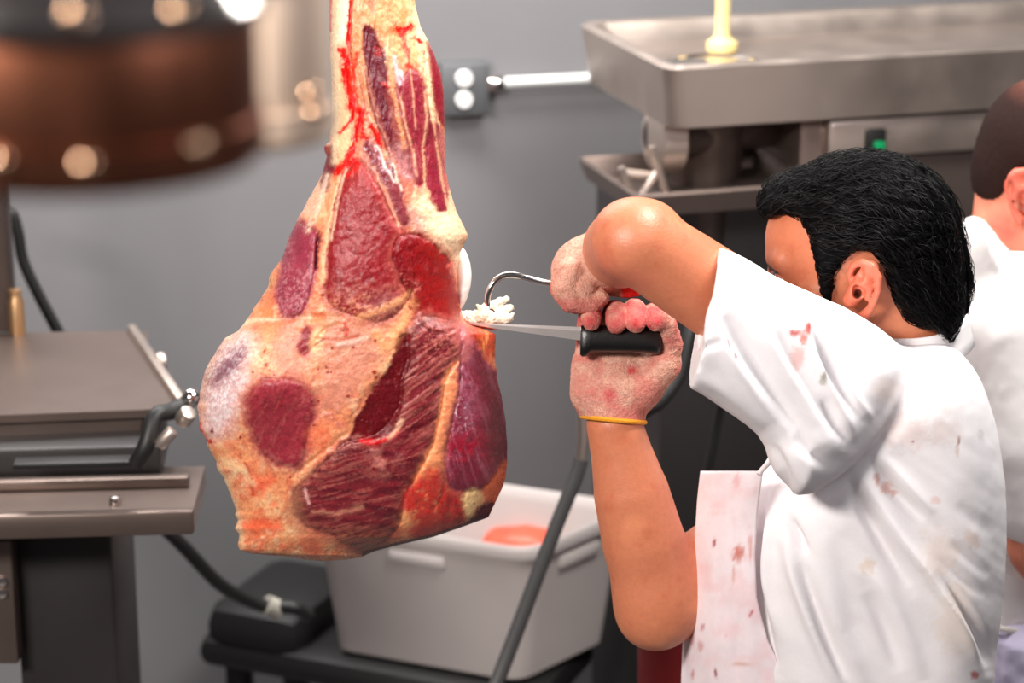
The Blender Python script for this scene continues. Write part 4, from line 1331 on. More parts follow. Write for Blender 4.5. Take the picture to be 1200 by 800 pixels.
def smooth_mesh(v, f, it=2, lam=0.5):
    n = len(v)
    e = np.concatenate([f[:, [0, 1]], f[:, [1, 2]], f[:, [2, 3]], f[:, [3, 0]]])
    e = np.concatenate([e, e[:, ::-1]])
    deg = np.bincount(e[:, 0], minlength=n)[:, None]
    for _ in range(it):
        a = np.stack([np.bincount(e[:, 0], v[e[:, 1], j], n) for j in range(3)], 1)
        v = v * (1 - lam) + lam * a / np.maximum(deg, 1)
    return v


def mixc(c, m, rgb):
    m = np.clip(m, 0, 1)[:, None]
    return c * (1 - m) + lin(*rgb) * m


m_skin = mat('skin', attr=True, rough=0.42, noise=0.06, nscale=160, bump=0.25, bscale=420, spec=0.5, sss=0.12, sss_radius=(0.012, 0.004, 0.002))
m_hair = mat('black_hair', lin(7, 6, 7), rough=0.36, spec=0.24)
m_cloth = mat('white_cotton', attr=True, rough=0.85, noise=0.02, nscale=300, bump=0.12, bscale=900, spec=0.2)
m_apron = mat('white_apron_cloth', attr=True, rough=0.8, noise=0.03, nscale=120, bump=0.12, bscale=700, spec=0.2)
m_glove = mat('knitted_glove', attr=True, rough=0.9, noise=0.22, nscale=420, bump=0.9, bscale=620, spec=0.15, bdist=0.003)
m_trim = mat('yellow_cuff_trim', lin(226, 150, 24), rough=0.8, noise=0.15, nscale=500, bump=0.5, bscale=700)
m_trs = mat('checked_trousers', lin(62, 62, 70), rough=0.85, noise=0.08, nscale=60)
m_shoe = mat('black_shoe', lin(20, 20, 20), rough=0.35)

# ------------------------------------------------------------------ the butcher
f_, u_, s_ = head_frame((-0.94, 0.30, -0.20), (-0.20, 0.08, 0.97))
HO = q(1020, 324, 0.02)
HS = 1.06
floor_pt = q2w(q(1030, 760, 0.13))
man = empty('person', (floor_pt[0], floor_pt[1], 0.0), 'black-haired man in a blood-stained white short-sleeved shirt, cutting the hanging beef with raised arms', 'person')

F = Field(q(868, 448, -0.15), q(1140, 168, 0.19), 0.0018)
H = add_head(F, HO, f_, u_, s_, HS)
ear(F, H, 1, tilt=math.radians(8))
ear(F, H, -1)
F.cone(H(-.035, -.01, 0), q(1064, 422, 0.045), .060, .058, k=.03)
F.cone(H(.02, -.075, 0), q(1054, 430, 0.05), .045, .056, k=.03)
hv_, hf_m = F.mesh()
hv_ = smooth_mesh(hv_, hf_m, 1)
F = Field(q(655, 1010, -0.42), q(1195, 200, 0.42), 0.0032)
# trunk
F.pillow([(1050, 400), (1100, 396), (1138, 450), (1155, 520), (1162, 620), (1155, 720), (1145, 860), (1150, 980), (930, 980), (915, 860), (890, 740), (885, 640), (905, 560), (940, 490), (990, 430)], 0.09, .14, .08, k=.03, tilt=(0, -.3))
# near arm: shoulder, elbow, then away to the hook hand
SH, EL, WR = q(985, 440, -0.085), q(745, 282, -0.215), q(717, 299, -0.005)
F.chain([SH, SH * .55 + EL * .45, SH * .25 + EL * .75, EL], [.060, .0515, .0485, .0455], k=.02)
F.cone(q(766, 262, -0.205), q(762, 276, -0.185), .024, .030, k=.014)
F.chain([EL + (-.004, .002, .01), EL * .6 + WR * .4 + (-.004, -.002, 0), EL * .2 + WR * .8, WR, q(700, 307, .0)], [.045, .045, .036, .030, .028], k=.010)
# far arm: upright forearm to the knife hand
E2, W2, S2 = q(772, 706, 0.075), q(720, 498, 0.02), q(985, 562, 0.19)
F.chain([q(718, 470, .02), W2, W2 * .86 + E2 * .14, W2 * .62 + E2 * .38, W2 * .34 + E2 * .66, E2], [.030, .0335, .0365, .0455, .0505, .0475], k=.02)
F.cone(q(762, 730, 0.08), q(772, 712, 0.085), .022, .03, k=.03)
F.chain([E2, E2 * .6 + S2 * .4, S2], [.0475, .055, .060], k=.03)
v, fc = F.mesh()
del F
v = smooth_mesh(v, fc, 3)
fc = np.concatenate([fc, hf_m + len(v)])
v = np.concatenate([v, hv_])
pp = qpx(v)
hd = np.stack([(v - HO) @ f_, (v - HO) @ u_, (v - HO) @ s_], 1) / HS
c = np.tile(lin(204, 124, 90), (len(v), 1))
n1 = fbm(v * 22, 3)
n2 = fbm(v * 70, 4)
c = mixc(c, sstep(0.0, 0.6, n1), (222, 140, 100))
c = mixc(c, sstep(0.1, 0.7, n2) * 0.5, (190, 96, 66))
inhead = (hd[:, 1] > -.13) & (np.linalg.norm(hd, axis=1) < .2)
earm = inhead * sstep(.074, .080, np.abs(hd[:, 2])) * sstep(.05, .035, np.abs(hd[:, 0] + .004))
c = mixc(c, earm * 0.6, (216, 106, 84))
canal = sstep(.006, .003, np.linalg.norm((hd - (.000, .000, .079)) * (1, .8, .5), axis=1))
c = mixc(c, canal * 0.9, (40, 14, 12))
stub = inhead * sstep(-.02, -.04, hd[:, 1]) * sstep(-.02, .01, hd[:, 0]) * sstep(-.13, -.11, hd[:, 1])
c = mixc(c, stub * (0.45 + 0.3 * sstep(-.2, .3, fbm(v * 900, 6))), (84, 58, 50))
for t in (-1, 1):
    d = line_d(np.stack([hd[:, 0] * 0 + hd[:, 2] * t, hd[:, 1]], 1), [(.012, .026), (.028, .031), (.040, .026)], 0)
    c = mixc(c, sstep(.006, .003, d) * (hd[:, 0] > .07), (22, 16, 15))
    e = np.linalg.norm(hd - np.array([.090, .014, t * .032]), axis=1)
    c = mixc(c, (e < .0132) * 1.0, (232, 226, 220))
    ei = np.hypot(hd[:, 1] - .014, hd[:, 2] - t * .032)
    c = mixc(c, (e < .0135) * sstep(.006, .005, ei) * (hd[:, 0] > .09), (50, 28, 18))
c = mixc(c, inhead * sstep(.006, .003, np.abs(hd[:, 1] + .058)) * (np.abs(hd[:, 2]) < .02) * (hd[:, 0] > .094), (170, 84, 76))
c = mixc(c, np.exp(-(line_d(pp, [(700, 300), (720, 322), (752, 330)]) / 16) ** 2) * (v[:, 2] < -.1) * 0.4, (196, 100, 84))
body = link_mesh('body', v, fc, m_skin, man, color=c, world=False)

# ---- hair
HP = [(884, 238), (886, 215), (900, 198), (930, 182), (965, 172), (1000, 168), (1040, 176), (1080, 198), (1110, 235), (1126, 280), (1130, 320), (1130, 372), (1116, 404), (1106, 400), (1098, 384), (1075, 385), (1058, 373), (1047, 354), (1041, 334),
      (1036, 312), (1024, 296), (1006, 291), (992, 302), (979, 320), (975, 340), (973, 364), (965, 352), (960, 330), (954, 300), (949, 276), (936, 256), (914, 250), (898, 258)]
HPs = smooth_poly(HP, 2)


def mirrored_px(g):
    h = np.stack([(g - HO) @ f_, (g - HO) @ u_, np.abs((g - HO) @ s_)], 1)
    gm = HO + h[:, :1] * f_ + h[:, 1:2] * u_ + h[:, 2:] * s_
    return qpx(gm)


F = Field(q(870, 420, -0.14), q(1140, 160, 0.17), 0.0022)
Rr = np.stack([f_, u_, s_])
F.ell(H(.004, .050, 0), np.array([.108, .089, .083]) * HS, Rr, k=0)
F.ell(H(-.052, .010, 0), (.058, .085, .068), Rr, k=.03)
F.ell(H(.070, .094, 0), (.040, .030, .058), Rr, k=.02)
F.ell(H(.088, .088, .0), (.026, .022, .048), Rr, k=.02)
F.cone(H(-.085, -.02, 0), H(-.092, -.075, 0), .034, .018, k=.03)
F.cone(H(-.070, -.03, .03), H(-.074, -.075, .026), .030, .014, k=.03)
F.cone(H(-.070, -.03, -.03), H(-.074, -.075, -.026), .030, .014, k=.03)
for t in (-1, 1):
    F.cone(H(.040, .02, t * .068), H(.038, -.034, t * .066), .015, .010, k=.01)
    F.ell(H(.040, .045, t * .055), (.036, .036, .026), Rr, k=.02)
g = np.stack(np.meshgrid(*[F.lo[i] + F.h * np.arange(F.n[i]) for i in range(3)], indexing='ij'), -1).reshape(-1, 3)
near = np.abs(F.f.reshape(-1)) < .035
sdp = np.full(len(g), -1.0)
sdp[near] = poly_sd(mirrored_px(g[near]), HPs) * D0 / FPX
a = F.f.reshape(-1).astype(float)
kk = .008
hh = np.clip(.5 - .5 * (a - sdp) / kk, 0, 1)
F.f = (a * (1 - hh) + sdp * hh + kk * hh * (1 - hh)).reshape(F.f.shape).astype(np.float32)
hv, hf = F.mesh()
del F, g
hv = smooth_mesh(hv, hf, 1)
hn = normals(hv, hf)
hq = np.stack([(hv - HO) @ f_, (hv - HO) @ u_, (hv - HO) @ s_], 1)
# wavy locks running from the forehead back and down
az = np.arctan2(hq[:, 2], hq[:, 1] - .04)
run = np.arctan2(-hq[:, 0], hq[:, 1] - .02)
lock = fbm(np.stack([az * 9 + 0.8 * np.sin(run * 5), run * 2.2], 1), 8) + .5 * fbm(np.stack([az * 22, run * 4], 1), 9)
hv = hv + hn * (.0045 * lock + .0012 * fbm(hv * 300, 5))[:, None]
m_hair_b = mat('black_hair_mass', lin(4, 4, 5), rough=0.6, spec=0.06, bump=.5, bscale=260)
hair = link_mesh('hair', hv, hf, m_hair_b, man, world=False)
tag(hair, 'short thick black wavy hair')
from mathutils.bvhtree import BVHTree
bvh = BVHTree.FromPolygons([Vector(p) for p in hv], [tuple(map(int, t)) for t in hf])
sv, sf = [], []
cand = rng.choice(len(hv), 4200, replace=False)
for ci in cand:
    p0 = Vector(hv[ci])
    off = rng.uniform(.0005, .006)
    ph, amp = rng.uniform(0, 6.28), rng.uniform(.3, 1.1)
    L = rng.integers(5, 10)
    pts = []
    p = p0
    for k in range(L):
        loc, nr, idx, dist = bvh.find_nearest(p)
        if loc is None:
            break
        n = np.array(nr)
        rel = np.array(loc) - HO
        hf_, hu_ = rel @ f_, rel @ u_
        flow = -f_ * (1.0 if hu_ > .05 else 0.55) - u_ * (0.25 if hf_ > -.03 else 1.0)
        if hf_ > .075:
            flow = -f_ * .7 + u_ * .3 + s_ * rng.uniform(-.5, .5)
        flow = flow + s_ * amp * math.sin(ph + k * .9) + u_ * .4 * amp * math.cos(ph + k * 1.1)
        flow -= n * (flow @ n)
        flow /= np.linalg.norm(flow) + 1e-9
        lift = off * (0.4 + 1.2 * math.sin(math.pi * min(1, k / (L - 1))))
        if k == L - 1:
            lift += rng.uniform(0, .003)
        pts.append(np.array(loc) + n * lift)
        p = loc + Vector(flow * .0075)
    if len(pts) < 4:
        continue
    if np.max(poly_sd(mirrored_px(np.array(pts)), HPs)) > 2.0:
        continue
    o = len(sv)
    for k, pt in enumerate(pts):
        t = pts[min(k + 1, len(pts) - 1)] - pts[max(k - 1, 0)]
        t /= np.linalg.norm(t) + 1e-9
        a_ = np.cross(t, (0.3, 0.5, 0.8)); a_ /= np.linalg.norm(a_) + 1e-9
        b_ = np.cross(t, a_)
        r = .0007 * (1 - .7 * k / (len(pts) - 1))
        for x in (0, 2.094, 4.189):
            sv.append(pt + r * (math.cos(x) * a_ + math.sin(x) * b_))
    for k in range(len(pts) - 1):
        for j in range(3):
            j2 = (j + 1) % 3
            sf.append((o + k * 3 + j, o + k * 3 + j2, o + k * 3 + 3 + j2, o + k * 3 + 3 + j))
st_ = link_mesh('strands', np.array(sv), np.array(sf), m_hair, hair, world=False)
tag(st_, kind='stuff')

# ---- shirt
_lo = q(735, 620, -0.36)
F = Field((q(780, 1040, 0)[0], q(780, 1060, 0.30)[1], -0.36), q(1195, 240, 0.42), 0.0028)
F.pillow([(1034, 402), (1064, 398), (1096, 396), (1116, 406), (1132, 424), (1148, 450), (1163, 500), (1171, 550), (1174, 600), (1174, 650), (1169, 710), (1161, 770), (1160, 840), (1166, 920), (1168, 1020), (905, 1020), (888, 920), (868, 840), (850, 760), (842, 690), (848, 620), (872, 570), (902, 540), (918, 500), (945, 455), (990, 420)], 0.09, .172, .10, k=0, tilt=(0, -.3))
SLV = [(770, 252), (841, 288), (880, 306), (905, 324), (950, 344), (1000, 366), (1038, 390), (1066, 420), (1060, 460), (1034, 502), (988, 552), (936, 586), (917, 566), (902, 546), (893, 515), (868, 494), (835, 471), (810, 456), (760, 432), (745, 340)]
F2 = Field(q(735, 620, -0.36), q(1100, 240, 0.10), 0.0028)
F2.pillow(SLV, -.150, .076, .055, k=0, tilt=(.58, .05))
F2.cut_line((841, 288), (807, 452), (950, 430), -.2)
ov = np.round((F2.lo - F.lo) / F.h).astype(int)
# same lattice: resample the sleeve into the shirt field
ax = [F.lo[i] + F.h * np.arange(F.n[i]) for i in range(3)]
ii = [np.clip(np.round((ax[i] - F2.lo[i]) / F2.h).astype(int), 0, F2.n[i] - 1) for i in range(3)]
ok = [(ax[i] >= F2.lo[i] - .5 * F2.h) & (ax[i] <= F2.lo[i] + F2.h * (F2.n[i] - .5)) for i in range(3)]
sl = tuple(slice(np.argmax(o_), len(o_) - np.argmax(o_[::-1])) for o_ in ok)
sub_ = F2.f[np.ix_(ii[0][sl[0]], ii[1][sl[1]], ii[2][sl[2]])]
F.f[sl] = Field.blend(F.f[sl], sub_, .018, False)
del F2
# far sleeve, mostly hidden
F.cone(q(985, 560, .19), q(905, 642, .15), .078, .066, k=.03)
# neck opening and sleeve mouth
F.cone(q(1066, 402, .045), q(1050, 330, .03), .060, .062, k=.003, sub=True)
F.cone(q(790, 340, -.215), q(838, 366, -.205), .051, .042, k=.003, sub=True)
v, fc = F.mesh()
del F
v = smooth_mesh(v, fc, 3)
nr = normals(v, fc)
pp = qpx(v)
frontm = sstep(0.35, -0.1, nr[:, 2])
disp = np.zeros(len(v))


def crease(pts, wd, amp, fade=1.0):
    """a fold: ridge (+) or valley (-), mm, along a path"""
    path = [tuple(t[:2]) for t in catmull([np.array([*p_, 0.]) for p_ in pts], 5)]
    d, t = line_dt(pp, path, wd * 3.2)
    disp[:] += 1.35 * amp * 1e-3 * np.exp(-(d / wd) ** 2) * frontm * np.clip(np.sin(math.pi * np.clip(t, .02, .98)), 0, 1) ** 0.8


# sleeve folds fanning from the shoulder seam
crease([(845, 366), (880, 420), (925, 485), (960, 530)], 11, -9)
crease([(822, 345), (850, 410), (890, 470), (920, 512)], 10, 5)
crease([(880, 350), (905, 405), (940, 455), (975, 510)], 9, 6)
crease([(905, 385), (930, 430), (965, 482), (990, 520)], 8, -7)
crease([(950, 380), (966, 415), (985, 452), (1012, 490)], 6, -9)
crease([(938, 372), (958, 425), (980, 470), (1002, 508)], 6, 5)
crease([(965, 465), (980, 492), (996, 520)], 5, -7)
crease([(985, 440), (1005, 472), (1024, 492)], 6, 4)
crease([(812, 408), (830, 405), (846, 400)], 4, -3)
crease([(815, 440), (850, 455), (900, 500)], 9, 5)
crease([(905, 520), (918, 548), (930, 575)], 6, -5)
crease([(930, 510), (960, 535), (985, 545)], 9, -6)
crease([(1062, 440), (1048, 470), (1025, 508), (985, 552), (940, 584)], 6, 2.5)
crease([(1072, 455), (1054, 492), (1030, 524), (992, 566), (950, 600)], 7, -4)
crease([(808, 440), (806, 400)], 4, 0)
# trunk folds
crease([(925, 606), (934, 628), (947, 650)], 5, -12)
crease([(918, 620), (930, 668), (948, 720), (968, 770), (988, 820)], 8, 9)
crease([(936, 655), (950, 700), (968, 750), (992, 800)], 6, -10)
crease([(950, 650), (968, 700), (996, 760), (1020, 810)], 9, 6)
crease([(990, 560), (1010, 595), (1036, 640), (1068, 692)], 7, -9)
crease([(1004, 548), (1030, 590), (1060, 634), (1090, 672), (1125, 725), (1156, 792)], 8, 9)
crease([(1020, 540), (1045, 574), (1085, 614)], 6, -7)
crease([(1035, 535), (1062, 565), (1096, 604)], 7, 5)
crease([(1092, 664), (1120, 700), (1146, 742), (1158, 785)], 7, -9)
crease([(1112, 634), (1138, 656), (1160, 676)], 6, -3)
crease([(1096, 652), (1126, 676), (1156, 700)], 6, -3)
crease([(1120, 590), (1145, 612), (1166, 628)], 8, -2)
crease([(1000, 668), (1018, 672), (1034, 690), (1060, 740), (1084, 800)], 9, 5)
crease([(1015, 690), (1035, 730), (1056, 790)], 9, -5)
crease([(900, 556), (893, 610), (888, 660), (890, 700), (912, 790)], 5, -7)
crease([(908, 556), (902, 610), (898, 660), (902, 700), (920, 760)], 6, 6)
crease([(1075, 418), (1086, 430), (1092, 440)], 4, -4)
crease([(960, 620), (975, 680), (990, 740)], 12, 4)
nz = fbm(np.stack([(pp[:, 0] * .8 + pp[:, 1] * .6) / 60, (pp[:, 1] * .8 - pp[:, 0] * .6) / 18], 1), 12)
disp += frontm * .0012 * nz + .0006 * fbm(v * 30, 14)
v = v + nr * disp[:, None]
v = smooth_mesh(v, fc, 2)
c = np.tile(lin(238, 234, 236), (len(v), 1))
sn1, sn2, sn3 = fbm(pp / 22, 51), fbm(pp / 7, 52), fbm(pp / 2.5, 53)
hem = (np.abs(v[:, 2] + .16) < .2)


def stain(cx, cy, rx, ry, rgb, a, seed=0, rag=.7):
    global c
    d = np.hypot((pp[:, 0] - cx) / rx, (pp[:, 1] - cy) / ry)
    m = sstep(1.1, .3, d + rag * (.8 * sn2 + .6 * sn3)) * a * (nr[:, 2] < .2)
    c = mixc(c, m, rgb)


for a in ((930, 390, 9, 5, (186, 62, 52), .9), (946, 386, 6, 10, (190, 72, 62), .9), (941, 396, 5, 9, (206, 100, 80), .8), (935, 420, 10, 22, (226, 160, 150), .6), (948, 380, 4, 6, (180, 60, 54), .8),
          (963, 442, 4, 9, (130, 124, 100), .8), (853, 402, 2.5, 8, (186, 60, 80), .8), (861, 416, 6, 3.4, (176, 40, 62), .9), (858, 411, 2, 5, (176, 40, 62), .9),
          (1069, 517, 2.2, 2.2, (110, 26, 22), 1), (1124, 516, 2, 8, (150, 96, 76), .8), (1122, 528, 3, 12, (200, 160, 140), .5), (1060, 505, 34, 30, (224, 200, 196), .55), (1105, 505, 26, 20, (226, 206, 200), .5),
          (1028, 562, 6, 8, (196, 128, 110), .7), (1040, 574, 10, 8, (206, 146, 128), .65), (1048, 580, 5, 5, (196, 130, 110), .6), (1096, 586, 7, 5, (222, 176, 166), .5), (1140, 632, 12, 14, (222, 190, 170), .5),
          (1016, 662, 12, 10, (214, 190, 168), .6), (1141, 790, 6, 7, (190, 96, 92), .85), (1150, 512, 6, 8, (190, 184, 180), .5), (1090, 470, 40, 24, (240, 224, 216), .5), (1040, 455, 20, 20, (240, 216, 204), .5), (1100, 650, 30, 40, (228, 208, 194), .5), (1120, 730, 30, 60, (236, 214, 190), .4)):
    stain(*a)
shirt = link_mesh('shirt', v, fc, m_cloth, man, color=c, world=False)
tag(shirt, 'white short-sleeved shirt with blood stains')
# collar: a folded band round the neck
na = H(-.035, -.01, 0) - q(1064, 422, .045)
na /= np.linalg.norm(na)
cc0 = H(-.035, -.01, 0) * .30 + q(1064, 422, .045) * .70 + (.001, 0, 0)
e1 = np.cross(na, s_); e1 /= np.linalg.norm(e1)
if e1 @ f_ < 0: e1 = -e1
e2 = np.cross(na, e1)
prof = [(.066, -.022), (.0635, .004), (.0625, .018), (.064, .0235), (.067, .024), (.0685, .017), (.0705, -.002), (.073, -.014), (.0715, -.016), (.069, -.004), (.066, .010)]
rings = []
for t in np.linspace(0.5, 2 * math.pi - 0.5, 70):
    open_ = sstep(0.9, 0.35, min(t, 2 * math.pi - t))
    wv = 0.0015 * math.sin(t * 5)
    rings.append([cc0 + (r * 1.02 + wv) * (math.cos(t) * e1 * 1.05 + math.sin(t) * e2) + na * (h - .022 * open_ - 0.010 * (1 - math.cos(t)) * 0) for r, h in prof])
mb = MB()
mb.loft(rings, cap=True)
vv = q2w(np.array(mb.v))
o = link_mesh('collar', vv, [t[::-1] for t in mb.f], None, shirt)
o.data.materials.append(mat('white_collar', lin(238, 234, 234), rough=0.85, bump=0.1, bscale=900, spec=.2))
tag(o, 'folded white collar')

# ---- apron: a bib hung in front, its edge towards us
rows = np.linspace(552, 1040, 120)
Lx = np.interp(rows, [552, 600, 650, 680, 720, 800, 900, 1040], [822, 816, 809, 805, 802, 800, 802, 806])
Nx = np.interp(rows, [552, 600, 650, 700, 750, 800, 900, 1040], [894, 888, 885, 887, 899, 924, 960, 1000])
ph = np.linspace(-1.40, 1.40, 90)
g = []
for i, r in enumerate(rows):
    db = .05 + .3 * (r - 480) * D0 / FPX
    A = (Nx[i] - Lx[i]) / (1 - math.cos(1.40))
    for a in ph:
        d = db + .150 * math.sin(a) / math.sin(1.40)
        wob = 1.5 * math.sin(r / 42 + a * 2.2) + 1.2 * math.sin(r / 19 + a * 5)
        g.append(q(Lx[i] + (1 - math.cos(a)) * A + wob * math.cos(a) * sstep(552, 620, r), r, d))
g = np.array(g)
pp = qpx(g)
g[:, 2] += .003 * fbm(np.stack([pp[:, 0] / 16, pp[:, 1] / 70], 1), 71) * 2
n = len(ph)
i, j = np.meshgrid(np.arange(len(rows) - 1), np.arange(n - 1), indexing='ij')
fq = np.stack([i * n + j, i * n + j + 1, (i + 1) * n + j + 1, (i + 1) * n + j], -1).reshape(-1, 4)
c = np.tile(lin(240, 226, 230), (len(g), 1))
s1, s2, s3 = fbm(pp / 18, 72), fbm(pp / 6, 73), fbm(np.stack([pp[:, 0] / 1.6, pp[:, 1] / 6], 1), 74)
c = mixc(c, sstep(-.1, .6, s1) * .55, (238, 196, 198))
c = mixc(c, sstep(.38, .62, s2 * .6 + s3 * .5) * .6, (206, 110, 104))
for cx, cy, rx, ry, rgb, a in ((866, 648, 9, 12, (196, 96, 70), .8), (880, 640, 4, 26, (206, 120, 112), .6), (838, 636, 2.5, 6, (160, 50, 56), .9), (839, 788, 2.6, 8, (150, 50, 56), .9), (812, 748, 5, 14, (200, 120, 120), .6), (880, 718, 2.4, 4, (186, 60, 90), .9), (822, 756, 5, 9, (196, 110, 110), .6), (860, 672, 3, 12, (206, 140, 120), .6), (868, 778, 14, 3, (214, 160, 140), .6), (842, 600, 20, 1.6, (214, 150, 140), .6), (864, 562, 6, 10, (226, 150, 150), .5), (824, 735, 3, 5, (190, 100, 100), .7), (813, 790, 3, 6, (190, 90, 95), .7)):
    c = mixc(c, sstep(1.1, .3, np.hypot((pp[:, 0] - cx) / rx, (pp[:, 1] - cy) / ry) + .7 * (.7 * s2 + .6 * s3)) * a, rgb)
ap = link_mesh('apron', g, fq, m_apron, man, color=c, world=False)
md = ap.modifiers.new('cloth', 'SOLIDIFY'); md.thickness = 0.0022; md.offset = 0
tag(ap, 'white bib apron smeared pink with blood')
mb = MB()
for p0, p1, p2 in (((889, 556, -.105), (897, 546, -.10), (925, 520, -.07)),):
    mb.tube(catmull([q2w(q(*p0)), q2w(q(*p1)), q2w(q(*p2))], 5), 0.003, 8)
mb.build('neck_strap', mat('strap', lin(226, 220, 222), rough=.85), ap)

# ---- trousers and shoes below the frame
base = q2w(q(1030, 900, 0.17))
F = Field((base[0] - .3, base[1] - .32, 0.02), (base[0] + .3, base[1] + .32, 1.25), 0.008)
hz_ = .74
for t in (-1, 1):
    F.chain([(base[0], base[1] + t * .06, hz_ + .08), (base[0] - .02, base[1] + t * .10, .52), (base[0], base[1] + t * .11, .07)], [.085, .076, .066], k=.02)
F.cone((base[0], base[1] - .04, hz_ + .06), (base[0], base[1] + .04, hz_ + .06), .10, .10, k=.02)
v, fc = F.mesh()
link_mesh('trousers', v, fc, m_trs, man)
for t in (-1, 1):
    F = Field((base[0] - .26, base[1] - .2, -.01), (base[0] + .14, base[1] + .2, .16), 0.006)
    y0 = base[1] + t * .11
    F.chain([(base[0] + .04, y0, .055), (base[0] - .06, y0 + t * .005, .05), (base[0] - .17, y0 + t * .012, .04)], [.042, .046, .036], k=.02)
    F.cone((base[0] + .02, y0, .06), (base[0] + .01, y0, .12), .045, .05, k=.02)
    v, fc = F.mesh()
    v[:, 2] = np.maximum(v[:, 2], .002)
    link_mesh('shoe', v, fc, m_shoe, man)

# ---- gloves
def glove(F, label, ringc, ringn, ringr, paint):
    v, fc = F.mesh()
    v = smooth_mesh(v, fc, 1)
    n = normals(v, fc)
    v = v + n * (.0009 * fbm(v * 260, 31) + .0005 * fbm(v * 700, 32))[:, None]
    pp = qpx(v)
    c = np.tile(lin(220, 168, 148), (len(v), 1))
    c = mixc(c, sstep(0, .5, fbm(v * 120, 33)) * .6, (206, 140, 122))
    c = mixc(c, sstep(-.1, .5, fbm(v * 420, 34)) * .5, (196, 130, 112))
    c = paint(c, pp, v)
    g_ = link_mesh('glove', v, fc, m_glove, man, color=c, world=False)
    tag(g_, label)
    nn = ringn / np.linalg.norm(ringn)
    a = np.cross(nn, (0, 0, 1.0)) if abs(nn[2]) < .8 else np.cross(nn, (0, 1.0, 0))
    a /= np.linalg.norm(a)
    b = np.cross(nn, a)
    ring = [ringc + ringr * (math.cos(t) * a + math.sin(t) * b) * (1 + .01 * math.sin(7 * t)) for t in np.linspace(0, 2 * math.pi, 49)]
    mb = MB(); mb.tube([q2w(p) for p in ring], 0.0030, 8)
    tr_ = mb.build('cuff_trim', m_trim, g_)
    tag(tr_, 'yellow-orange overlocked cuff edge')
    return g_


# knife hand, palm towards us, fingers over the handle
F = Field(q(655, 510, -.075), q(815, 345, .075), 0.0013)
F.ell(q(730, 440, .016), (.052, .046, .021), k=0)
F.cone(q(716, 478, .02), q(722, 452, .018), .033, .036, k=.02)
F.cone(q(719, 505, .020), q(717, 470, .02), .0375, .037, k=.012)
F.cone(q(752, 456, .004), q(780, 428, -.004), .021, .018, k=.016)          # thumb mound
F.chain([q(778, 430, -.004), q(787, 404, -.012), q(781, 381, -.026), q(772, 372, -.038)], [.0165, .0135, .0125, .0105], k=.007)
F.cone(q(690, 425, .016), q(690, 460, .016), .020, .022, k=.016)
for x0, x1, top, tip, r in ((688, 693, 366, 377, .0122), (714, 722, 364, 380, .0130), (740, 745, 362, 379, .0130), (764, 768, 366, 378, .0118)):
    F.chain([q(x0, 412, .026), q(x0 + 1, 380, .020), q(x1 - 2, top, .004), q(x1, top + 2, -.022), q(x1, tip - 4, -.035), q(x1, tip, -.040)], [.014, .0135, r, r, r * .98, r * .86], k=.004)


F.cut_line((676, 488), (760, 496), (720, 430), .02)


def paint_r(c, pp, v):
    n = fbm(v * 60, 41)
    m = sstep(392, 374, pp[:, 1]) * sstep(-.5, .3, n)
    c = mixc(c, m * .75, (206, 74, 84))
    for x, y, r in ((692, 377, 8), (722, 384, 9), (745, 381, 9), (770, 377, 7), (714, 463, 8), (741, 434, 7), (760, 382, 6)):
        c = mixc(c, sstep(1.3, .2, np.hypot(pp[:, 0] - x, pp[:, 1] - y) / r + .7 * n + .5 * fbm(v * 200, 44)) * .8 * (v[:, 2] < .03), (196, 30, 50))
    c = mixc(c, sstep(-.1, .4, n) * .5, (206, 100, 96))
    c = mixc(c, sstep(0, .4, fbm(v * 35, 45)) * .4, (200, 96, 96))
    c = mixc(c, sstep(474, 484, pp[:, 1]) * sstep(-.1, .3, np.sin(pp[:, 0] * 1.7)) * .4, (190, 120, 104))
    return c


g1 = glove(F, 'pinkish knitted glove gripping the knife', q(718.5, 491, .020), np.array([.095, 1.0, 0.0]), .0378, paint_r)
# hook hand
F = Field(q(630, 380, -.10), q(765, 265, .085), 0.0013)
F.ell(q(683, 318, -.004), (.037, .032, .036), k=0)
F.cone(q(682, 338, -.034), q(684, 338, .034), .016, .016, k=.006)
F.cone(q(716, 300, -.010), q(690, 311, -.004), .035, .036, k=.015)
F.cone(q(722, 297, -.034), q(714, 301, -.010), .0355, .035, k=.01)
for dz, x0, r in ((-.036, 0, .0115), (-.013, -4, .0125), (.011, -4, .0125), (.033, 0, .0115)):
    F.chain([q(668 + x0, 318, dz), q(662 + x0, 338, dz - .004), q(672 + x0, 354, dz - .004), q(692 + x0, 358, dz), q(704 + x0, 349, dz + .004)], [.016, r * 1.1, r, r * .98, r * .85], k=.004)
F.chain([q(700, 322, .018), q(720, 336, .016), q(736, 339, .010), q(746, 338, .006)], [.017, .012, .0105, .009], k=.006)


def paint_l(c, pp, v):
    n = fbm(v * 60, 42)
    c = mixc(c, sstep(-.2, .4, n) * sstep(300, 345, pp[:, 1]) * .5, (206, 126, 112))
    c = mixc(c, sstep(300, 340, pp[:, 1]) * sstep(712, 700, pp[:, 0]) * sstep(.1, .5, n) * .5, (196, 90, 84))
    c = mixc(c, sstep(724, 732, pp[:, 0]) * (pp[:, 1] > 325), (214, 40, 36))
    c = mixc(c, sstep(345, 356, pp[:, 1]) * .5, (196, 74, 80))
    return c


g2 = glove(F, 'pale knitted glove holding the steel hook', q(721, 297, -.036), q(721, 297, -.036) - q(714, 301, .0), .0350, paint_l)

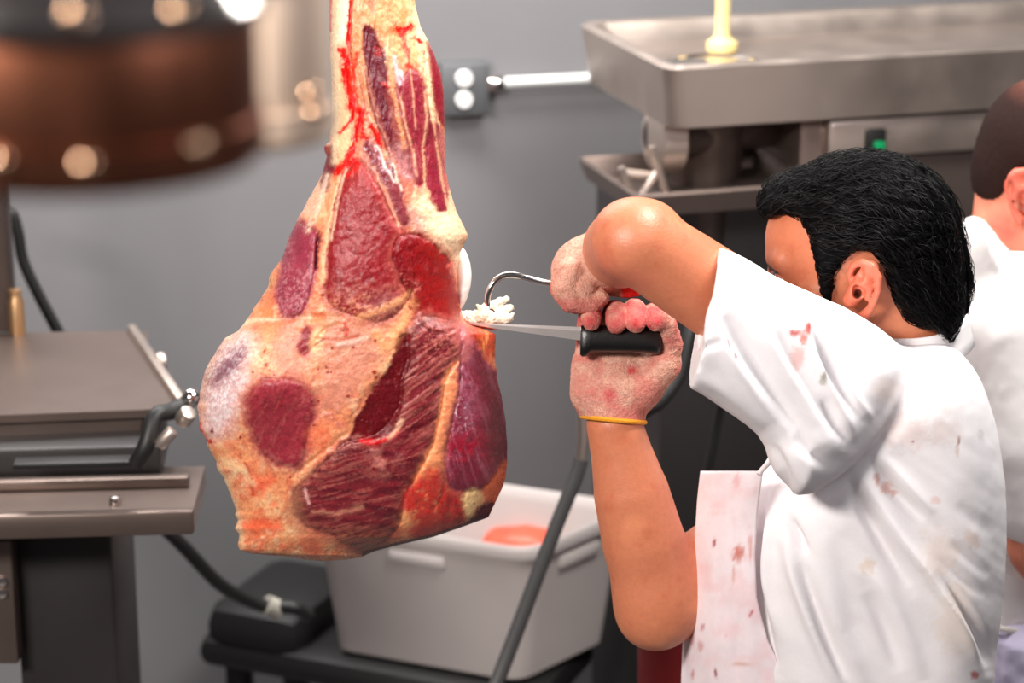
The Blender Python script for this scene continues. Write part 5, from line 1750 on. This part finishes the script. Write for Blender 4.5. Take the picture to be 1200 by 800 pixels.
# ---- knife and hook in the hands
kn = empty('boning_knife', q2w(q(722, 397, -.022)), 'boning knife with black handle and steel blade, held in the glove at the beef', 'knife')
m_kn = mat('black_knife_handle', lin(14, 14, 15), rough=0.32, noise=.05, nscale=200, bump=.15, bscale=500)
kx = q(768, 399, -.022) - q(680, 397, -.022); kL = np.linalg.norm(kx); kx /= kL
kz = np.array([0, 0, -1.0]); ky = np.cross(kz, kx); ky = ky if ky[1] > 0 else -ky
k0 = q(680, 397, -.022)
rings = []
for t, hu, hl, w in ((0.0, .012, .013, .006), (.004, .0155, .019, .010), (.03, .0165, .021, .0115), (.08, .0165, .0205, .0125), (.14, .0165, .0150, .0125), (.5, .0165, .0145, .013), (.85, .0165, .0145, .013), (1.02, .0165, .0160, .0125), (1.06, .014, .015, .010), (1.08, .009, .010, .006)):
    rings.append([k0 + kx * kL * t + ky * ((hu if math.sin(a) > 0 else hl) * math.copysign(abs(math.sin(a)) ** .7, math.sin(a))) + kz * (w * math.copysign(abs(math.cos(a)) ** .7, math.cos(a))) for a in np.linspace(0, 2 * math.pi, 28, endpoint=False)])
mb = MB(); mb.loft([[q2w(p) for p in r] for r in rings]); mb.build('handle', m_kn, kn)
b0t, b0b, tip = q(682, 383, -.022), q(682, 399, -.022), q(548, 379, -.022)
mb = MB(); rings = []
for t in np.linspace(0, 1, 26):
    tp = b0t * (1 - t) + q(548, 378, -.020) * t
    bt = b0b * (1 - t) + q(548, 380, -.020) * t
    if t > .7:
        bt = bt + (q(548, 379, -.02) - bt) * ((t - .7) / .3) ** 2 * .6
    mid_ = tp * .7 + bt * .3
    w = .0014 * (1 - .6 * t)
    rings.append([q2w(p) for p in (tp + kz * w * .8, mid_ + kz * w, bt, mid_ - kz * w, tp - kz * w * .8)])
mb.loft(rings); bl = mb.build('blade', mat('blade_steel', lin(206, 200, 198), rough=.28, metal=.65, noise=.08, nscale=60, stretch=(1, 20, 20)), kn, auto=False)

hk = empty('meat_hook', q2w(q(683, 331, -.006)), 'thin steel hook held in the glove, its bent tip in the white fat scrap', 'hook')
pts = catmull([q(690, 331, -.004), q(662, 332, -.010), q(640, 331, -.014), q(612, 324, -.016), q(596, 322, -.016), (q(584, 326, -.016)), q(576, 335, -.016), q(571, 348, -.014), q(573, 360, -.012), q(581, 366, -.012)], 6)
rad = list(np.interp(np.linspace(0, 1, len(pts)), [0, .75, .9, 1], [.0040, .0040, .0034, .0006]))
mb = MB(); mb.tube([q2w(p) for p in pts], rad, 14); mb.build('hook', m_chrome, hk, smooth=True)
mb = MB(); mb.cyl(q2w(q(686, 331, -.028)), q2w(q(686, 331, .026)), 0.008, bev=.003); mb.build('grip', m_kn, hk)
# ------------------------------------------------------------------ the second man at the right edge
f2, u2, s2 = head_frame((0.86, -0.46, -0.22), (0.20, -0.06, 0.97))
D2 = 0.47
HO2 = q(1224, 222, D2 + .05)
fp2 = q2w(q(1230, 600, D2 + .06))
man2 = empty('person', (fp2[0], fp2[1], 0.0), 'man with short cropped brown hair in a white shirt, turned away at the right edge', 'person')
F = Field(q(1070, 900, D2 - .34), q(1370, 70, D2 + .34), 0.0045)
H2 = add_head(F, HO2, f2, u2, s2, 1.1)
ear(F, H2, -1, tilt=math.radians(8))
ear(F, H2, 1)
F.cone(H2(-.03, -.02, 0), q(1190, 345, D2 + .06), .060, .072, k=.03)
F.cone(H2(.02, -.075, 0), q(1215, 350, D2 + .05), .045, .060, k=.03)
F.pillow([(1150, 330), (1230, 330), (1300, 380), (1320, 520), (1310, 880), (1140, 880), (1125, 600), (1118, 420)], D2 + .10, .13, .07, k=.03, tilt=(0, -.3))
F.chain([q(1205, 430, D2 - .06), q(1220, 640, D2 - .04), q(1300, 760, D2 - .02)], [.058, .046, .034], k=.02)
F.chain([q(1255, 420, D2 + .25), q(1275, 640, D2 + .32), q(1330, 740, D2 + .26)], [.058, .046, .034], k=.02)
for t_, y_ in ((-1, -.02), (1, .26)):
    F.ell(q(1322, 772 if t_ < 0 else 752, D2 + y_), (.05, .035, .022), k=.02)
    for k in range(4):
        F.chain([q(1345, 762 + k * 14 - (0 if t_ < 0 else 20), D2 + y_), q(1362, 770 + k * 14 - (0 if t_ < 0 else 20), D2 + y_ - .01)], [.010, .009], k=.004)
v, fc = F.mesh()
v = smooth_mesh(v, fc, 2)
hd = np.stack([(v - HO2) @ f2, (v - HO2) @ u2, (v - HO2) @ s2], 1) / 1.1
c = np.tile(lin(222, 136, 108), (len(v), 1))
c = mixc(c, sstep(0, .6, fbm(v * 25, 3)), (206, 112, 90))
inh = np.linalg.norm(hd, axis=1) < .2
c = mixc(c, inh * sstep(.076, .084, np.abs(hd[:, 2])) * (np.abs(hd[:, 0]) < .04) * .7, (222, 96, 78))
for t in (-1, 1):
    e = np.linalg.norm(hd - np.array([.090, .014, t * .032]), axis=1)
    c = mixc(c, (e < .0132) * 1.0, (232, 226, 220))
    d = np.abs(hd[:, 1] - .040) + np.abs(np.abs(hd[:, 2]) - .032) * .2
    c = mixc(c, sstep(.008, .004, d) * (hd[:, 0] > .06), (60, 36, 28))
link_mesh('body', v, fc, m_skin, man2, color=c, world=False)
# cropped hair
F = Field(q(1090, 300, D2 - .16), q(1370, 60, D2 + .26), 0.004)
R2 = np.stack([f2, u2, s2])
F.ell(H2(.002, .055, 0), np.array([.102, .095, .081]) * 1.1, R2, k=0)
F.ell(H2(-.040, .012, 0), np.array([.058, .066, .064]) * 1.1, R2, k=.02)
g = np.stack(np.meshgrid(*[F.lo[i] + F.h * np.arange(F.n[i]) for i in range(3)], indexing='ij'), -1).reshape(-1, 3)
hg = np.stack([(g - HO2) @ f2, (g - HO2) @ u2], 1) / 1.1
HL = smooth_poly([(-.13, -.020), (-.060, -.030), (-.040, -.020), (-.032, .010), (-.022, .036), (.000, .042), (.016, .030), (.020, -.012), (.034, -.012), (.038, .040), (.062, .060), (.080, .092), (.070, .135), (.03, .17), (-.13, .17)], 2)
sdp = poly_sd(hg, HL, 0)
F.f = np.maximum(F.f.reshape(-1), sdp).reshape(F.f.shape).astype(np.float32)
v, fc = F.mesh()
del F, g
v = smooth_mesh(v, fc, 2)
v = v + normals(v, fc) * (.0012 * fbm(v * 400, 3))[:, None]
hq = np.stack([(v - HO2) @ f2, (v - HO2) @ u2], 1)
c = np.tile(lin(40, 23, 19), (len(v), 1))
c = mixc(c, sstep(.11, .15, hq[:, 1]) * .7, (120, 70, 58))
c = mixc(c, sstep(0, .5, fbm(v * 500, 8)) * .5, (34, 20, 17))
o = link_mesh('hair', v, fc, mat('cropped_brown_hair', attr=True, rough=.8, spec=.15, noise=.2, nscale=600, bump=.6, bscale=700), man2, color=c, world=False)
tag(o, 'short cropped dark brown hair')
# shirt
F = Field(q(1070, 840, D2 - .34), q(1370, 230, D2 + .36), 0.0045)
F.pillow([(1136, 246), (1118, 276), (1108, 320), (1100, 380), (1102, 480), (1116, 600), (1126, 720), (1128, 820), (1330, 820), (1338, 640), (1330, 480), (1306, 390), (1262, 345), (1210, 330), (1170, 290)], D2 + .09, .165, .075, k=0, tilt=(0, -.3))
F.chain([q(1200, 395, D2 - .07), q(1212, 520, D2 - .07), q(1217, 590, D2 - .055)], [.080, .074, .062], k=.03)
F.chain([q(1255, 415, D2 + .24), q(1275, 590, D2 + .30)], [.075, .066], k=.03)
F.cone(H2(-.028, -.02, 0), q(1186, 330, D2 + .06), .064, .074, k=.006, sub=True)
F.pillow([(1150, 644), (1290, 636), (1290, 700), (1150, 700)], D2 - .12, .12, .02, k=.004, sub=True)
v, fc = F.mesh()
del F
v = smooth_mesh(v, fc, 2)
nr = normals(v, fc)
pp = qpx(v)
v = v + nr * (.002 * fbm(np.stack([(pp[:, 0] + pp[:, 1] * .5) / 26, (pp[:, 1] - pp[:, 0] * .5) / 50], 1), 91) + .0008 * fbm(v * 40, 92))[:, None]
c = np.tile(lin(238, 234, 232), (len(v), 1))
shirt2 = link_mesh('shirt', v, fc, m_cloth, man2, color=c, world=False)
# collar
na = H2(-.03, -.01, 0) - q(1190, 345, D2 + .06); na /= np.linalg.norm(na)
e1 = np.cross(na, s2); e1 /= np.linalg.norm(e1); e1 = e1 if e1 @ f2 > 0 else -e1
e2 = np.cross(na, e1)
cc2 = q(1186, 318, D2 + .06)
mb = MB()
rings = []
for t in np.linspace(.35, 2 * math.pi - .35, 48):
    op = sstep(.9, .35, min(t, 2 * math.pi - t))
    rings.append([cc2 + r * (math.cos(t) * e1 + math.sin(t) * e2) + na * (h - .02 * op) for r, h in [(.068, -.012), (.066, .014), (.067, .022), (.072, .022), (.078, .010), (.088, -.018), (.084, -.02), (.073, .002)]])
mb.loft(rings)
link_mesh('collar', q2w(np.array(mb.v)), [t[::-1] for t in mb.f], bpy.data.materials['white_collar'], shirt2)
# apron wrapped below the waist with its tied string
F = Field(q(1080, 1200, D2 - .30), q(1370, 660, D2 + .50), 0.006)
F.pillow([(1138, 690), (1325, 690), (1345, 900), (1345, 1180), (1120, 1180), (1128, 860)], D2 + .20, .17, .08, k=0, tilt=(0, -.3))
v, fc = F.mesh()
pp = qpx(v)
v = v + normals(v, fc) * (.007 * fbm(np.stack([pp[:, 0] / 16, pp[:, 1] / 60], 1), 95) + .004 * fbm(v * 30, 96))[:, None]
c = np.tile(lin(196, 190, 214), (len(v), 1))
ap2 = link_mesh('apron', v, fc, m_apron, man2, color=c, world=False)
tag(ap2, 'lavender-white apron tied at the waist')
mb = MB(); mb.tube([q2w(q(x, y, d)) for x, y, d in ((1136, 728, D2 + .15), (1150, 731, D2 + .05), (1175, 737, D2 + .022), (1205, 741, D2 + .015), (1240, 742, D2 + .015), (1290, 742, D2 + .03))], 0.0045, 8)
mb.build('apron_string', mat('string', lin(214, 208, 200), rough=.8), ap2)
b2 = q2w(q(1235, 1000, D2 + .28))
F = Field((b2[0] - .25, b2[1] - .3, .02), (b2[0] + .25, b2[1] + .3, 1.0), .01)
for t in (-1, 1):
    F.chain([(b2[0] - .01, b2[1] + t * .06, .66), (b2[0], b2[1] + t * .09, .07)], [.075, .062], k=.01)
v, fc = F.mesh()
link_mesh('trousers', v, fc, m_trs, man2)
for t in (-1, 1):
    F = Field((b2[0] - .14, b2[1] - .2, -.01), (b2[0] + .26, b2[1] + .2, .16), .006)
    y0 = b2[1] + t * .1
    F.chain([(b2[0] - .04, y0, .055), (b2[0] + .06, y0, .05), (b2[0] + .17, y0, .04)], [.042, .046, .036], k=.02)
    F.cone((b2[0] - .02, y0, .06), (b2[0] - .01, y0, .12), .045, .05, k=.02)
    v, fc = F.mesh()
    v[:, 2] = np.maximum(v[:, 2], .002)
    link_mesh('shoe', v, fc, m_shoe, man2)
# ================================================================== light and camera
def area(name, loc, target, size, power, color=(1, 1, 1), size_y=None):
    l = bpy.data.lights.new(name, 'AREA')
    l.energy = power
    l.color = color
    l.shape = 'RECTANGLE'
    l.size = size
    l.size_y = size_y or size
    o = bpy.data.objects.new(name, l)
    col_link(o)
    o.location = loc
    d = Vector(target) - Vector(loc)
    o.rotation_euler = d.to_track_quat('-Z', 'Y').to_euler()
    return o


area('key_light_front', (-1.3, 0.75, 2.62), (-0.05, 2.75, 1.30), 0.9, 88, (1.0, 0.93, 0.87), 0.35)  # unseen key lamp, set low for more frontal light on the meat
area('fill_light', (1.2, 0.4, 3.05), (0.4, 2.8, 1.1), 1.0, 16, (0.98, 0.95, 1.0), 0.5)  # unseen lamp added as soft fill from the camera side
area('ceiling_light_over', (0.85, 2.75, 2.95), (0.4, 2.8, 1.2), 1.0, 62, (1.0, 0.97, 0.93), 0.6)
area('wall_wash_light', (-0.6, 3.95, 2.75), (-0.5, 4.5, 1.6), 1.8, 78, (1.0, 0.96, 0.94), 0.3)  # unseen lamp added to wash the wall brighter towards its top

wd = bpy.data.worlds.new('World')
scene.world = wd
wd.use_nodes = True
wd.node_tree.nodes['Background'].inputs[0].default_value = (0.80, 0.72, 0.74, 1)
wd.node_tree.nodes['Background'].inputs[1].default_value = 0.10

cd = bpy.data.cameras.new('camera')
cd.lens = 85.0
cd.sensor_width = 36.0
cd.clip_start = 0.05
cd.dof.use_dof = True
cd.dof.focus_distance = D0 - 0.08
cd.dof.aperture_fstop = 4.0
co = bpy.data.objects.new('camera', cd)
col_link(co)
co.location = CAM
co.rotation_euler = (math.pi / 2 - PITCH, 0, 0)
scene.camera = co
scene.view_settings.view_transform = 'Standard'
scene.view_settings.look = 'None'
scene.view_settings.exposure = 0.0
scene.view_settings.gamma = 1.0
scene.view_settings.use_curve_mapping = False
